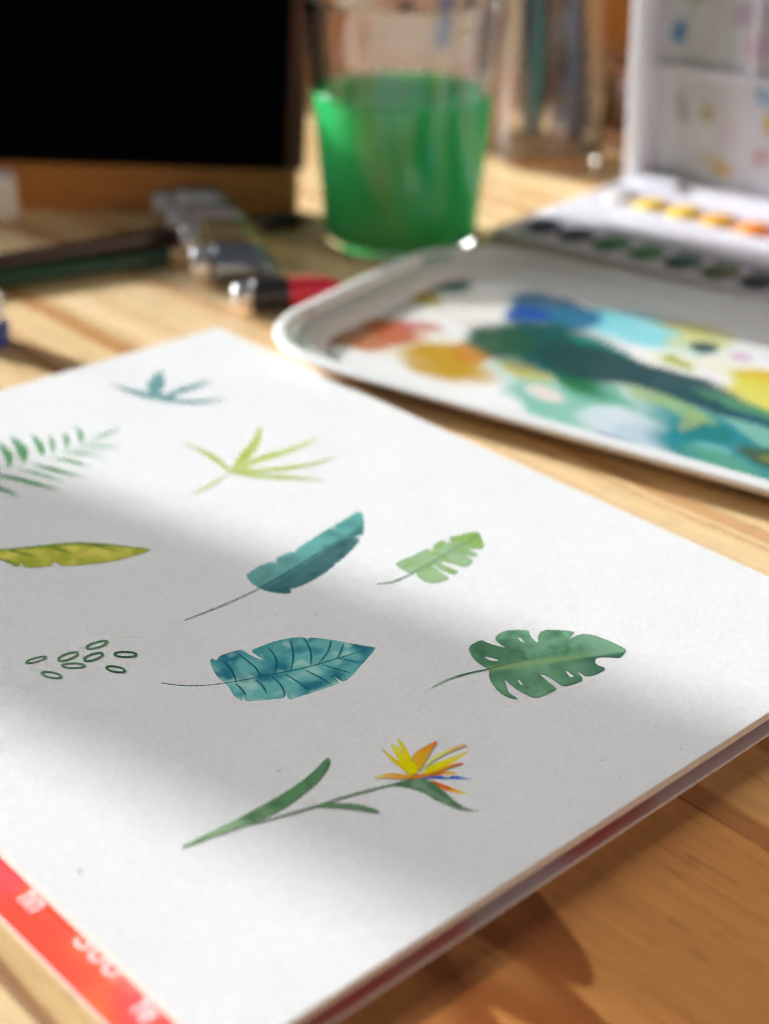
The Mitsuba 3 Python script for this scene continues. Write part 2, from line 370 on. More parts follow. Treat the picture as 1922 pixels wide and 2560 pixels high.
# ------------------------------------------------------------------ the paintings: thin layers of paint on the sheet
TR = {"teal":{"outline":[[214.36,159.83],[211.88,159.71],[208.33,158.8],[205.14,157.41],[202.85,156.06],[202.19,155.1],[203.99,154.87],[204.08,154.32],[202.87,153.3],[202.99,150.39],[203.82,147.11],[204.78,145.91],[207.11,146.26],[209.96,145.87],[212.71,144.9],[209.34,144.86],[206.3,144.63],[206.46,141.52],[206.84,137.55],[207.66,133.88],[209.14,130.74],[211.21,128.62],[213.04,129.5],[211.73,128.01],[213.95,125.96],[216.55,124.3],[219.53,122.43],[223.74,119.98],[228.12,117.32],[229.05,118.84],[230.81,122.94],[232.53,127.24],[234.2,130.91],[235.32,134.59],[234.63,135.71],[230.89,135.47],[234.53,136.26],[234.83,137.11],[234.56,139.8],[233.81,143.89],[232.79,148.24],[232.23,151.63],[230.87,151.49],[228.98,150.15],[230.45,151.97],[230.18,153.02],[227.98,156.58],[225.27,160.73],[224.39,160.68],[222.15,159.64],[224.38,161.33],[222.78,161.78],[220.61,161.61],[216.75,160.14],[214.72,159.75]],"rib":[[203.18,172.59],[206.0,170.79],[208.52,168.67],[210.57,166.23],[212.37,163.84],[213.78,161.15],[215.23,158.73],[216.44,155.61],[217.96,151.68],[219.49,147.72],[221.2,143.88],[222.69,139.83],[223.85,135.46],[224.85,130.9],[225.87,126.3],[226.89,121.66],[228.24,117.42]],"veins":[[[205.59,153.5],[210.53,154.62],[213.81,155.86],[215.89,157.11]],[[205.6,148.33],[209.97,148.5],[214.51,148.95],[218.17,150.55]],[[208.27,140.03],[212.49,141.03],[215.91,142.84],[219.51,146.59]],[[209.27,132.75],[214.13,135.67],[218.22,139.05],[221.55,142.59]],[[211.15,129.4],[215.23,130.9],[219.25,133.29],[222.83,136.63]],[[217.0,124.13],[220.7,128.15],[222.64,131.72],[223.54,134.12]],[[220.77,122.79],[223.47,126.14],[225.09,128.92]],[[216.63,157.78],[220.24,158.31],[223.11,159.29]],[[218.55,152.65],[222.12,152.93],[225.79,154.43]],[[220.34,148.41],[223.92,148.71],[227.88,150.12],[230.05,151.9]],[[221.89,144.97],[226.0,144.69],[232.48,144.87]],[[224.23,139.52],[229.15,138.89],[234.15,138.65]],[[224.93,134.22],[229.05,132.9],[233.23,131.14]],[[225.64,128.86],[228.11,127.18],[231.0,126.15]],[[230.9,135.58],[232.49,135.08],[234.36,135.47]]]},"feather":{"outline":[[181.09,121.54],[177.73,121.63],[173.95,120.5],[172.35,119.57],[171.12,115.96],[170.53,112.69],[171.02,108.37],[173.86,108.29],[170.57,107.15],[169.9,103.65],[170.08,99.94],[171.6,99.35],[169.63,97.52],[168.45,91.72],[166.99,85.51],[165.83,80.06],[168.34,80.5],[165.56,79.11],[165.05,74.67],[164.02,70.13],[163.42,65.93],[165.2,66.2],[169.33,69.1],[173.66,72.88],[176.81,75.9],[175.73,79.33],[177.9,78.05],[180.77,82.89],[183.1,88.44],[184.81,93.39],[184.65,94.72],[185.82,96.22],[187.21,100.81],[188.11,105.87],[188.48,110.9],[188.11,114.55],[187.48,114.96],[189.94,116.2],[188.76,118.09],[186.34,119.8],[183.65,121.29]],"rib":[[181.09,121.54],[180.71,117.1],[179.64,110.64],[178.58,104.56],[177.6,99.41],[175.44,90.23],[173.21,80.78]],"stem":[[181.29,149.23],[181.74,143.78],[181.94,137.42],[181.96,131.69],[181.74,126.14],[181.33,121.27]]},"small":{"outline":[[204.91,81.12],[202.8,81.54],[199.88,81.52],[196.98,81.1],[196.41,77.99],[196.84,74.71],[196.61,70.78],[196.41,67.48],[196.82,66.3],[199.22,67.43],[196.02,63.65],[195.33,60.12],[196.38,58.91],[199.27,59.19],[195.43,56.37],[196.44,54.47],[197.34,50.49],[198.74,46.66],[202.69,48.72],[207.69,52.7],[207.52,54.31],[204.32,57.51],[205.24,62.24],[205.84,68.5],[205.18,74.06],[205.43,79.18]],"lobes":[[[203.43,57.25],[207.18,57.19],[209.75,57.39],[210.06,59.14],[207.66,60.86],[205.24,62.24]],[[204.47,62.43],[207.98,61.18],[211.06,61.11],[212.53,63.55],[212.63,66.17],[208.27,67.77],[204.93,68.86]],[[204.05,69.87],[207.45,70.08],[212.9,69.25],[214.04,71.62],[211.67,72.68],[205.12,72.76]],[[204.83,73.1],[210.05,73.86],[214.74,74.48],[214.27,77.99],[212.73,80.74],[210.08,81.81],[205.35,80.62]]],"rib":[[204.91,81.12],[204.86,73.75],[203.89,66.59],[202.9,59.28],[201.22,51.14]],"stem":[[202.21,93.49],[203.89,90.91],[204.79,87.9],[204.77,84.29],[204.9,80.8]]},"monstera":{"outline":[[256.53,101.48],[253.52,101.47],[249.56,100.53],[246.34,98.66],[244.84,96.79],[244.74,92.25],[247.75,91.91],[250.38,90.96],[252.79,89.94],[249.21,89.73],[246.86,88.78],[245.74,85.85],[246.37,83.02],[248.09,80.52],[250.32,78.28],[252.8,80.41],[257.18,81.64],[254.21,78.79],[252.98,75.97],[253.89,73.66],[257.17,70.65],[259.72,68.78],[260.48,71.6],[261.35,73.96],[260.97,71.04],[261.76,68.03],[264.09,66.21],[267.74,65.39],[271.72,65.0],[275.68,65.09],[276.64,68.05],[276.91,70.06],[274.65,71.84],[272.73,74.03],[272.93,75.81],[274.63,77.35],[277.44,76.8],[278.17,77.93],[278.03,81.3],[277.25,83.64],[276.12,83.96],[273.14,83.78],[277.27,85.55],[277.52,87.17],[276.96,89.72],[276.2,92.29],[273.53,92.2],[270.21,91.68],[267.12,92.6],[271.03,93.63],[275.75,94.41],[275.79,95.76],[275.35,100.45],[274.39,102.47],[272.2,102.66],[268.67,102.95],[265.13,102.27],[262.9,101.66],[266.08,104.03],[268.35,105.66],[271.96,105.7],[272.07,106.32],[269.6,107.48],[266.08,107.32],[262.11,105.72],[259.4,104.03],[257.44,101.91]],"holes":[[[251.8,98.07],[252.29,97.11],[254.45,96.24],[255.37,96.68],[254.21,97.81]],[[251.14,83.77],[251.63,83.21],[253.91,83.93],[252.88,84.28]],[[271.22,86.17],[272.24,85.98],[274.46,86.35],[273.96,87.39]],[[265.63,99.31],[266.33,99.18],[268.03,99.72],[267.65,100.34]]],"rib":[[256.56,102.03],[258.11,96.43],[260.41,89.43],[263.26,81.84]],"stem":[[252.89,119.08],[252.85,114.87],[253.61,110.16],[255.07,105.59],[256.74,101.44]],"axis":[[256.56,102.03],[275.63,65.15]]},"yellow":{"outline":[[106.48,175.87],[107.26,172.82],[109.91,167.31],[112.86,161.93],[115.83,156.52],[118.82,151.08],[122.38,145.97],[127.06,141.58],[132.28,137.55],[137.75,133.73],[141.12,131.83],[140.69,135.76],[140.01,140.92],[139.17,144.79],[138.14,147.41],[137.59,148.51],[133.14,156.49],[131.13,158.8],[126.71,158.65],[129.65,161.26],[127.65,163.75],[124.99,167.77],[121.09,166.56],[123.45,168.6],[122.37,169.36],[115.24,170.41],[108.96,173.79]],"top":[[106.08,175.64],[107.43,172.92],[110.31,167.54],[113.32,162.2],[116.34,156.83],[119.44,151.47],[123.0,146.37],[127.67,141.98],[132.83,137.92],[138.13,133.99],[141.12,131.83]],"veins":[[[112.52,165.29],[117.64,163.0],[121.73,161.2]],[[118.45,154.5],[122.56,153.42],[126.99,152.23]],[[125.22,145.21],[129.15,142.95],[134.35,140.82]],[[114.84,170.88],[119.46,169.39],[123.28,168.5]]]},"ovals":[[[[170.68,194.93],[171.04,195.0],[171.36,194.89],[171.66,194.63],[171.94,194.23],[172.2,193.72],[172.43,193.12],[172.61,192.47],[172.74,191.79],[172.81,191.13],[172.82,190.5],[172.76,189.95],[172.63,189.49],[172.42,189.16],[172.09,188.93],[171.73,188.85],[171.42,188.96],[171.12,189.22],[170.83,189.63],[170.57,190.14],[170.34,190.74],[170.16,191.4],[170.03,192.08],[169.96,192.75],[169.95,193.38],[170.02,193.93],[170.15,194.38],[170.36,194.71]],[[170.87,194.15],[171.07,194.18],[171.25,194.08],[171.43,193.86],[171.61,193.56],[171.78,193.17],[171.93,192.72],[172.06,192.23],[172.16,191.73],[172.23,191.24],[172.26,190.79],[172.25,190.4],[172.19,190.08],[172.08,189.85],[171.91,189.71],[171.71,189.69],[171.53,189.79],[171.34,190.0],[171.16,190.31],[171.0,190.7],[170.84,191.16],[170.71,191.64],[170.61,192.15],[170.54,192.63],[170.52,193.08],[170.53,193.48],[170.59,193.79],[170.69,194.02]]],[[[175.32,187.71],[175.83,187.83],[176.23,187.75],[176.6,187.5],[176.91,187.1],[177.17,186.56],[177.36,185.93],[177.49,185.23],[177.54,184.5],[177.51,183.77],[177.4,183.08],[177.2,182.46],[176.93,181.94],[176.58,181.54],[176.09,181.25],[175.58,181.12],[175.16,181.2],[174.8,181.45],[174.48,181.86],[174.22,182.4],[174.02,183.04],[173.9,183.75],[173.85,184.49],[173.89,185.22],[174.01,185.91],[174.2,186.52],[174.47,187.04],[174.83,187.43]],[[175.42,186.88],[175.7,186.93],[175.93,186.84],[176.14,186.63],[176.32,186.31],[176.48,185.9],[176.6,185.42],[176.69,184.9],[176.73,184.36],[176.73,183.83],[176.68,183.33],[176.59,182.89],[176.44,182.54],[176.26,182.27],[175.99,182.09],[175.7,182.04],[175.47,182.13],[175.26,182.34],[175.08,182.66],[174.92,183.08],[174.8,183.56],[174.71,184.08],[174.67,184.63],[174.67,185.16],[174.72,185.65],[174.82,186.09],[174.96,186.44],[175.15,186.71]]],[[[175.19,178.5],[175.66,178.62],[176.05,178.54],[176.42,178.28],[176.75,177.86],[177.04,177.31],[177.29,176.67],[177.47,175.95],[177.59,175.2],[177.63,174.45],[177.59,173.75],[177.46,173.11],[177.26,172.58],[176.96,172.17],[176.53,171.88],[176.06,171.75],[175.66,171.83],[175.3,172.09],[174.96,172.51],[174.66,173.07],[174.42,173.72],[174.23,174.45],[174.12,175.2],[174.08,175.95],[174.13,176.66],[174.25,177.29],[174.46,177.81],[174.76,178.21]],[[175.36,177.64],[175.62,177.7],[175.85,177.6],[176.07,177.39],[176.27,177.06],[176.46,176.64],[176.62,176.15],[176.75,175.61],[176.84,175.06],[176.89,174.52],[176.89,174.01],[176.84,173.56],[176.74,173.19],[176.59,172.92],[176.35,172.74],[176.09,172.69],[175.87,172.78],[175.65,173.0],[175.44,173.33],[175.26,173.76],[175.1,174.25],[174.97,174.79],[174.88,175.34],[174.83,175.89],[174.83,176.39],[174.88,176.84],[174.98,177.2],[175.13,177.47]]],[[[180.0,182.36],[180.51,182.5],[180.92,182.44],[181.29,182.22],[181.61,181.85],[181.89,181.36],[182.1,180.77],[182.25,180.11],[182.32,179.42],[182.31,178.73],[182.22,178.08],[182.05,177.48],[181.79,176.98],[181.45,176.59],[180.97,176.29],[180.46,176.14],[180.05,176.2],[179.67,176.42],[179.34,176.79],[179.06,177.29],[178.85,177.88],[178.7,178.55],[178.64,179.24],[178.65,179.93],[178.74,180.59],[178.92,181.18],[179.18,181.68],[179.52,182.07]],[[180.13,181.57],[180.41,181.64],[180.64,181.56],[180.86,181.37],[181.05,181.08],[181.22,180.7],[181.36,180.25],[181.46,179.76],[181.52,179.26],[181.53,178.75],[181.5,178.28],[181.42,177.86],[181.29,177.52],[181.11,177.26],[180.84,177.08],[180.56,177.02],[180.33,177.09],[180.11,177.28],[179.91,177.58],[179.74,177.96],[179.61,178.41],[179.51,178.9],[179.45,179.41],[179.44,179.91],[179.47,180.38],[179.55,180.8],[179.68,181.14],[179.86,181.4]]],[[[182.91,174.46],[183.36,174.66],[183.83,174.69],[184.35,174.57],[184.92,174.32],[185.5,173.95],[186.08,173.5],[186.62,172.98],[187.1,172.41],[187.5,171.84],[187.79,171.27],[187.96,170.75],[187.99,170.28],[187.86,169.9],[187.53,169.56],[187.09,169.35],[186.62,169.32],[186.09,169.44],[185.53,169.69],[184.94,170.05],[184.36,170.51],[183.82,171.03],[183.33,171.6],[182.93,172.18],[182.64,172.75],[182.47,173.28],[182.45,173.74],[182.58,174.13]],[[183.51,173.82],[183.77,173.92],[184.06,173.9],[184.4,173.78],[184.78,173.57],[185.19,173.28],[185.59,172.93],[185.99,172.54],[186.35,172.13],[186.67,171.71],[186.91,171.31],[187.07,170.95],[187.14,170.64],[187.1,170.39],[186.93,170.2],[186.67,170.09],[186.38,170.11],[186.04,170.23],[185.66,170.44],[185.26,170.73],[184.85,171.08],[184.45,171.47],[184.09,171.89],[183.77,172.31],[183.53,172.71],[183.37,173.07],[183.3,173.38],[183.34,173.63]]],[[[178.25,188.42],[178.66,188.58],[179.1,188.57],[179.6,188.41],[180.14,188.13],[180.71,187.73],[181.27,187.25],[181.8,186.71],[182.28,186.13],[182.68,185.54],[182.98,184.98],[183.16,184.46],[183.21,184.02],[183.11,183.65],[182.81,183.36],[182.4,183.19],[181.96,183.2],[181.46,183.35],[180.91,183.64],[180.35,184.03],[179.78,184.52],[179.25,185.06],[178.76,185.65],[178.36,186.24],[178.06,186.8],[177.88,187.32],[177.84,187.77],[177.95,188.13]],[[178.84,187.76],[179.08,187.84],[179.35,187.8],[179.68,187.65],[180.05,187.42],[180.44,187.11],[180.84,186.75],[181.23,186.34],[181.59,185.91],[181.9,185.49],[182.15,185.09],[182.32,184.73],[182.39,184.42],[182.37,184.19],[182.22,184.02],[181.98,183.94],[181.7,183.98],[181.38,184.12],[181.01,184.35],[180.62,184.66],[180.22,185.03],[179.82,185.44],[179.46,185.86],[179.15,186.29],[178.9,186.69],[178.74,187.05],[178.66,187.36],[178.69,187.59]]],[[[187.12,179.8],[187.55,180.05],[188.02,180.15],[188.55,180.15],[189.14,180.04],[189.76,179.85],[190.38,179.58],[190.97,179.25],[191.51,178.87],[191.97,178.47],[192.31,178.06],[192.54,177.65],[192.61,177.28],[192.53,176.93],[192.24,176.6],[191.81,176.34],[191.35,176.23],[190.82,176.24],[190.23,176.34],[189.61,176.53],[188.99,176.8],[188.39,177.14],[187.84,177.51],[187.38,177.92],[187.03,178.34],[186.81,178.74],[186.74,179.12],[186.82,179.46]],[[187.79,179.38],[188.04,179.51],[188.33,179.55],[188.68,179.51],[189.08,179.4],[189.51,179.24],[189.96,179.03],[190.39,178.77],[190.8,178.5],[191.15,178.21],[191.43,177.93],[191.63,177.66],[191.73,177.42],[191.72,177.21],[191.57,177.01],[191.33,176.88],[191.04,176.84],[190.69,176.88],[190.29,176.99],[189.85,177.15],[189.41,177.36],[188.97,177.61],[188.56,177.89],[188.21,178.18],[187.92,178.46],[187.72,178.73],[187.63,178.98],[187.64,179.19]]],[[[177.84,194.4],[178.27,194.64],[178.75,194.74],[179.32,194.72],[179.94,194.61],[180.6,194.41],[181.27,194.13],[181.91,193.79],[182.5,193.41],[183.01,193.01],[183.4,192.6],[183.65,192.21],[183.76,191.83],[183.69,191.5],[183.4,191.18],[182.98,190.93],[182.5,190.84],[181.94,190.85],[181.31,190.96],[180.65,191.16],[179.98,191.43],[179.33,191.77],[178.73,192.15],[178.23,192.56],[177.83,192.97],[177.57,193.37],[177.47,193.74],[177.54,194.08]],[[178.56,193.98],[178.82,194.1],[179.12,194.13],[179.49,194.09],[179.92,193.98],[180.38,193.81],[180.86,193.59],[181.34,193.34],[181.78,193.06],[182.17,192.78],[182.48,192.49],[182.71,192.23],[182.83,191.99],[182.83,191.78],[182.68,191.6],[182.43,191.47],[182.13,191.44],[181.76,191.48],[181.33,191.59],[180.87,191.76],[180.39,191.97],[179.91,192.23],[179.47,192.51],[179.08,192.79],[178.76,193.08],[178.54,193.35],[178.42,193.59],[178.42,193.8]]]],"pencil":[[178.49,173.78],[176.25,169.94],[178.64,165.43],[181.41,163.23],[184.0,162.28]],"fern":{"rachis":[[59.05,143.53],[61.2,135.04],[61.23,129.52],[61.01,121.76],[60.46,116.12],[60.74,111.35],[60.08,106.34],[60.59,101.2]],"leaf":[[[[60.27,101.83],[59.67,95.04],[58.81,87.75]],30,0.55],[[[59.95,105.84],[53.06,101.41],[46.33,99.87]],32,0.65],[[[60.32,111.83],[54.9,108.48],[47.96,105.37]],32,0.6],[[[60.72,117.71],[54.54,114.08],[46.85,110.64]],30,0.5],[[[60.54,121.67],[52.37,117.89],[42.87,115.28]],42,0.8],[[[61.28,129.47],[50.5,123.9],[38.64,121.53]],56,0.75],[[[61.32,135.5],[52.55,130.34],[40.21,127.54]],46,0.7],[[[60.13,139.89],[51.76,136.22],[41.31,134.59]],46,0.7],[[[60.44,106.57],[64.86,102.71],[72.4,97.78]],34,0.3],[[[61.34,112.56],[65.72,107.47],[72.06,101.99]],22,0.3],[[[61.16,116.56],[67.37,110.61],[76.63,106.08]],28,0.4],[[[62.84,120.86],[69.47,116.88],[78.63,114.19]],34,0.7],[[[62.93,128.16],[73.56,124.3],[84.12,120.37]],34,0.85],[[[62.32,133.73],[72.67,130.11],[83.06,126.87]],30,0.4],[[[59.05,143.53],[71.57,137.28],[87.98,131.54]],38,1.0],[[[58.47,148.95],[68.29,146.9],[82.66,143.9]],38,0.7]]},"chart":[[[[84.38,78.69],[92.72,77.33],[102.08,77.74],[113.74,80.29]],58,0.9],[[[113.63,80.42],[106.57,68.79],[99.52,57.82],[89.98,48.96]],88,0.8],[[[113.96,79.8],[111.56,67.34],[113.25,52.8],[112.22,39.75]],92,0.7],[[[113.63,80.42],[120.39,69.92],[126.41,56.86],[128.0,45.75]],66,0.8],[[[113.63,80.42],[121.81,75.46],[130.15,66.73],[139.21,59.99]],66,0.7],[[[118.29,99.83],[116.8,91.82],[113.68,81.32]],40,0.3],[[[113.02,79.08],[115.42,75.69],[120.72,71.95]],90,0.8]],"topteal":[[[[22.68,68.02],[31.18,66.71],[38.65,64.8],[45.43,62.49],[51.92,59.34]],80,0.9],[[[42.69,62.32],[34.33,56.1],[23.86,45.82]],150,0.8],[[[46.52,60.08],[44.49,51.12],[44.67,43.98],[44.26,36.85]],100,0.8],[[[47.74,62.01],[55.76,55.73],[59.87,49.82],[62.2,43.97]],85,0.7],[[[38.8,63.49],[43.03,60.8],[51.12,58.05]],110,0.8]],"petals":[[[[271.84,157.54],[272.4,155.16],[273.15,153.42],[274.78,152.01],[276.76,150.43],[278.73,148.85],[277.92,151.52],[276.14,153.76],[274.29,155.2],[272.51,157.67]],"lo"],[[[263.83,148.19],[265.98,148.05],[268.5,148.39],[272.36,148.52],[275.85,148.59],[276.65,150.33],[274.42,150.2],[270.04,149.81],[267.32,149.28]],"yl"],[[[264.23,144.95],[265.75,144.61],[267.5,144.48],[269.2,145.31],[271.72,145.18],[274.63,145.95],[277.03,147.24],[277.71,149.12],[276.65,150.33],[274.23,149.53],[269.78,147.85],[266.84,146.61]],"y"],[[[263.83,142.57],[264.32,142.02],[266.98,142.74],[270.16,144.22],[273.19,145.33],[272.79,146.69],[268.75,144.9],[266.71,143.99]],"y2"],[[[271.12,135.23],[271.92,135.96],[273.14,138.98],[274.5,141.56],[276.04,144.79],[277.91,147.57],[275.06,146.35],[271.86,144.57],[271.14,142.64],[270.95,139.16]],"o"],[[[276.49,144.73],[275.61,142.12],[275.44,138.67],[275.75,134.62],[276.73,131.19],[277.39,130.76],[277.73,131.68],[276.99,135.07],[276.55,139.24],[276.9,143.37],[277.56,145.75]],"p"],[[[279.22,147.84],[279.83,144.95],[280.35,141.69],[280.95,138.99],[282.33,136.75],[282.6,137.33],[281.68,139.72],[281.19,142.52],[280.67,145.76]],"r"],[[[278.44,148.08],[277.58,145.28],[277.52,142.21],[278.18,138.3],[278.82,134.83],[279.42,132.07],[279.94,132.86],[280.31,136.32],[280.48,139.3],[280.17,142.78],[279.76,146.13]],"yr"],[[[279.15,149.25],[280.08,146.43],[280.7,143.29],[282.59,141.37],[284.42,140.62],[284.41,141.42],[282.44,143.75],[280.6,146.94]],"os"],[[[276.76,150.43],[278.09,148.25],[279.99,146.1],[279.85,148.45],[278.96,150.55],[278.1,152.18]],"c"],[[[278.98,150.32],[280.12,147.71],[281.47,145.29],[282.22,144.53],[283.19,144.22],[284.0,143.52],[283.95,142.47],[284.82,141.57],[286.12,141.11],[288.48,139.31],[287.27,140.99],[285.26,143.27],[281.88,146.93],[279.99,149.07]],"b"],[[[281.44,147.87],[283.23,147.01],[286.08,146.07],[289.09,145.32],[291.86,144.31],[290.82,145.8],[288.57,147.29],[286.8,148.01],[284.26,148.01]],"ol"]],"spathe":[[276.47,156.72],[276.88,154.44],[277.77,152.12],[278.87,150.22],[280.26,148.34],[281.87,147.91],[284.48,147.97],[287.28,148.24],[289.61,148.56],[292.13,149.08],[294.45,148.95],[296.38,148.42],[298.1,147.09],[296.95,149.01],[295.27,150.5],[293.23,151.16],[290.64,152.02],[288.06,152.43],[285.5,152.39],[283.08,153.0],[280.63,154.07],[278.59,155.31],[277.16,156.63]],"blade":[[261.85,209.35],[261.86,205.34],[261.97,200.16],[262.34,194.5],[262.27,187.16],[262.18,180.25],[261.46,173.31],[260.18,167.05],[258.29,161.8],[258.22,160.74],[259.7,161.08],[262.06,164.04],[264.24,169.18],[265.33,173.96],[266.36,179.27],[266.75,185.19],[265.93,190.65],[265.12,196.04],[263.78,201.52],[263.0,206.75]],"stem":[[265.74,192.32],[267.92,186.13],[269.69,180.13],[271.48,174.05],[272.65,168.62],[274.66,162.53],[276.97,155.94]],"leaflet":[[270.62,176.18],[272.09,172.65],[274.17,169.95],[277.15,167.38],[280.43,165.75],[283.02,165.36],[282.28,166.77],[278.06,169.48],[275.1,172.04],[272.42,174.85]],"specks":[[[253.48,230.48],0.7],[[196.22,127.01],0.35],[[203.85,118.6],0.35],[[254.19,173.31],0.45],[[304.56,109.6],0.35],[[311.68,111.42],0.35],[[243.56,110.07],0.25],[[167.01,172.43],0.3],[[170.59,173.83],0.25],[[314.78,90.87],0.3]]}
layer = [0]


def chaikin(p, closed=True, n=1):
    p = np.asarray(p, float)
    for _ in range(n):
        q = np.roll(p, -1, axis=0) if closed else p[1:]
        a = p if closed else p[:-1]
        new = np.stack([a * 0.78 + q * 0.22, a * 0.22 + q * 0.78], 1).reshape(-1, 2)
        p = new if closed else np.vstack([p[:1], new, p[-1:]])
    return p


def poly(points, holes=(), n=1):
    g = Polygon(chaikin(points, n=n), [np.mean(h, axis=0) + 1.25 * (np.asarray(h) - np.mean(h, axis=0)) for h in holes]).buffer(0)
    return g


def stroke(points, widths, n=2):
    """Brush stroke: an outline of varying width along a smoothed path."""
    p = chaikin(points, closed=False, n=n)
    k = np.concatenate([[0], np.cumsum(np.linalg.norm(np.diff(p, axis=0), axis=1))])
    a = np.linspace(0, k[-1], 28)
    p = np.stack([np.interp(a, k, p[:, 0]), np.interp(a, k, p[:, 1])], 1)
    d = np.gradient(p, axis=0)
    d /= np.linalg.norm(d, axis=1, keepdims=True)
    nrm = np.stack([-d[:, 1], d[:, 0]], 1)
    w = np.interp(np.linspace(0, 1, len(a)), np.linspace(0, 1, len(widths)), widths) / 2
    w = w * (1 + 0.12 * (meshkit.noise(np.stack([a * 0.8, a * 0 + p[0, 0], a * 0], 1)) - 0.5) * 2)
    return Polygon(np.vstack([p + nrm * w[:, None], (p - nrm * w[:, None])[::-1]])).buffer(0)


def nz(st, k, seed=0, oct=3):
    return meshkit.fbm(np.concatenate([st * k, np.full((len(st), 1), seed * 3.7)], 1), oct, seed)


def paint(parent, name, geom, colour, fine=0.7, label=None, rim=0.45, edge=0.82, fade=0.0):
    """One layer of paint. colour(st) -> reflectance per point; rim: width in mm of the darker dried edge."""
    layer[0] += 1
    parts = [g for g in getattr(geom, 'geoms', [geom]) if g.area > 0.02]
    meshes = []
    for g in parts:
        v, f = trimesh.creation.triangulate_polygon(g, engine='earcut')
        v3 = np.column_stack([v, np.zeros(len(v))])
        v3, f = trimesh.remesh.subdivide_to_size(v3, f, fine, max_iter=14)
        meshes.append(trimesh.Trimesh(v3, f, process=False))
    m = trimesh.util.concatenate(meshes)
    st = np.asarray(m.vertices)[:, :2]
    c = np.clip(colour(st), 0.003, 0.85)
    if rim > 0:
        d = shapely.distance(shapely.points(st), geom.boundary)
        k = np.clip(d / rim, 0, 1)[:, None]
        c = c * (edge + (1 - edge) * k)
    v = pad(st[:, 0], st[:, 1], ZS + 0.000012 + 0.000006 * (layer[0] % 40))
    mesh = trimesh.Trimesh(v, m.faces, process=False)
    if mesh.face_normals[:, 2].mean() < 0:
        mesh.invert()
    return part(parent, name, mesh, 'paint', smooth=False, label=label, color=c)


def lerp(a, b, k):
    return a * (1 - k[:, None]) + b * k[:, None]


def step(a, b, x):
    x = np.clip((x - a) / (b - a), 0, 1)
    return x * x * (3 - 2 * x)


def along(st, line):
    """(0..1 along the line, signed distance from it in mm)."""
    p, q = np.asarray(line[0], float), np.asarray(line[-1], float)
    d = q - p
    a = ((st - p) @ d) / (d @ d)
    return a, ((st - p) @ np.array([-d[1], d[0]])) / np.linalg.norm(d)


def flat(c, k=0.10, seed=0, scale=0.35):
    c = np.asarray(c, float)
    return lambda st: c * (1 + k * (2 * nz(st, scale, seed) - 1))[:, None]


# teal banana leaf with dark veins
M = TR['teal']


def teal(st):
    n1, n2 = nz(st, 0.16, 3, 2), nz(st, 0.33, 5)
    c = lerp(pigment(80, 136, 134), pigment(54, 114, 118), step(0.42, 0.62, n1))
    c = lerp(c, pigment(30, 86, 102), step(0.58, 0.74, n1) * 0.9)
    c = lerp(c, pigment(128, 160, 152), step(0.50, 0.72, nz(st, 0.2, 5, 2)) * 0.8)
    return c * (0.95 + 0.1 * nz(st, 1.6, 9))[:, None]


o = paint(pd, 'painted_leaf', poly(M['outline']), teal, fine=0.55, label='teal banana leaf with dark green veins', rim=0.5, edge=0.72)
vein = flat(pigment(18, 74, 80), 0.25, 4, 0.5)
paint(o, 'vein', stroke(M['rib'], [0.45, 0.5, 0.4, 0.42, 0.55, 0.6, 0.55, 0.5, 0.42, 0.28]), vein, rim=0)
for i, q in enumerate(M['veins']):
    paint(o, 'vein', stroke(q, [0.28, 0.55, 0.62, 0.55, 0.3] if i < 7 else [0.35, 0.5, 0.6, 0.55, 0.28]), vein, rim=0)

# dark teal feather-shaped leaf
M = TR['feather']
rib = LineString(M['rib'])


def feather(st):
    a, d = along(st, M['rib'])
    sgn = np.sign(shapely.distance(shapely.points(st), LineString(np.array(M['rib']) + [0, 0])) * 0 + d)
    dist = shapely.distance(shapely.points(st), rib) * sgn
    up = step(-2.0, 1.0, -dist) if FEATHER_FLIP else step(-2.0, 1.0, dist)
    n = nz(st, 0.2, 8, 3)
    light = lerp(pigment(88, 136, 132, 182), pigment(108, 178, 172, 246), step(0.25, 0.95, a))
    light = lerp(light, light * 0.72, step(0.42, 0.7, n))
    dark = lerp(pigment(56, 96, 98, 182), pigment(70, 104, 106, 225), step(0.1, 1.0, a + 0.8 * (n - 0.5)))
    dark = lerp(dark, pigment(92, 150, 150, 245), step(0.85, 1.15, a))
    dark = lerp(dark, dark * 0.72, step(0.5, 0.7, nz(st, 0.3, 2)))
    return lerp(dark, light, up)


FEATHER_FLIP = True
o = paint(pd, 'painted_leaf', poly(M['outline']), feather, label='dark teal feather-shaped leaf on a long thin stem', rim=0.5, edge=0.78)
paint(o, 'vein', stroke(M['rib'], [0.8, 0.9, 0.7, 0.5, 0.25]), flat(pigment(44, 84, 84, 185), 0.2, 1), rim=0)
paint(o, 'stem', stroke(M['stem'], [0.45, 0.6, 0.7, 0.62, 0.6, 0.55]), flat(pigment(74, 102, 86), 0.25, 2, 0.2), rim=0)

# small pale green leaf
M = TR['small']


def pale(st):
    a, d = along(st, M['rib'])
    n = nz(st, 0.35, 12)
    c = lerp(pigment(158, 192, 152, 250), pigment(176, 206, 150, 250), n)
    c = lerp(c, pigment(150, 188, 96, 250), step(0.72, 1.0, a))
    c = lerp(c, pigment(136, 178, 74, 250), step(0.52, 0.72, nz(st, 0.42, 21, 2)) * 0.55)
    return lerp(c, pigment(112, 160, 122, 250), step(1.3, 0.2, np.abs(d)) * 0.6)


g = poly(M['outline'])
for q in M['lobes']:
    g = g.union(poly(q))
o = paint(pd, 'painted_leaf', g, pale, label='small pale green leaf with a ragged lower edge', rim=0.4, edge=0.88)
paint(o, 'stem', stroke(M['stem'], [0.55, 0.75, 0.85, 0.7]), flat(pigment(116, 156, 116, 250), 0.15, 3), rim=0)

# monstera leaf
M = TR['monstera']


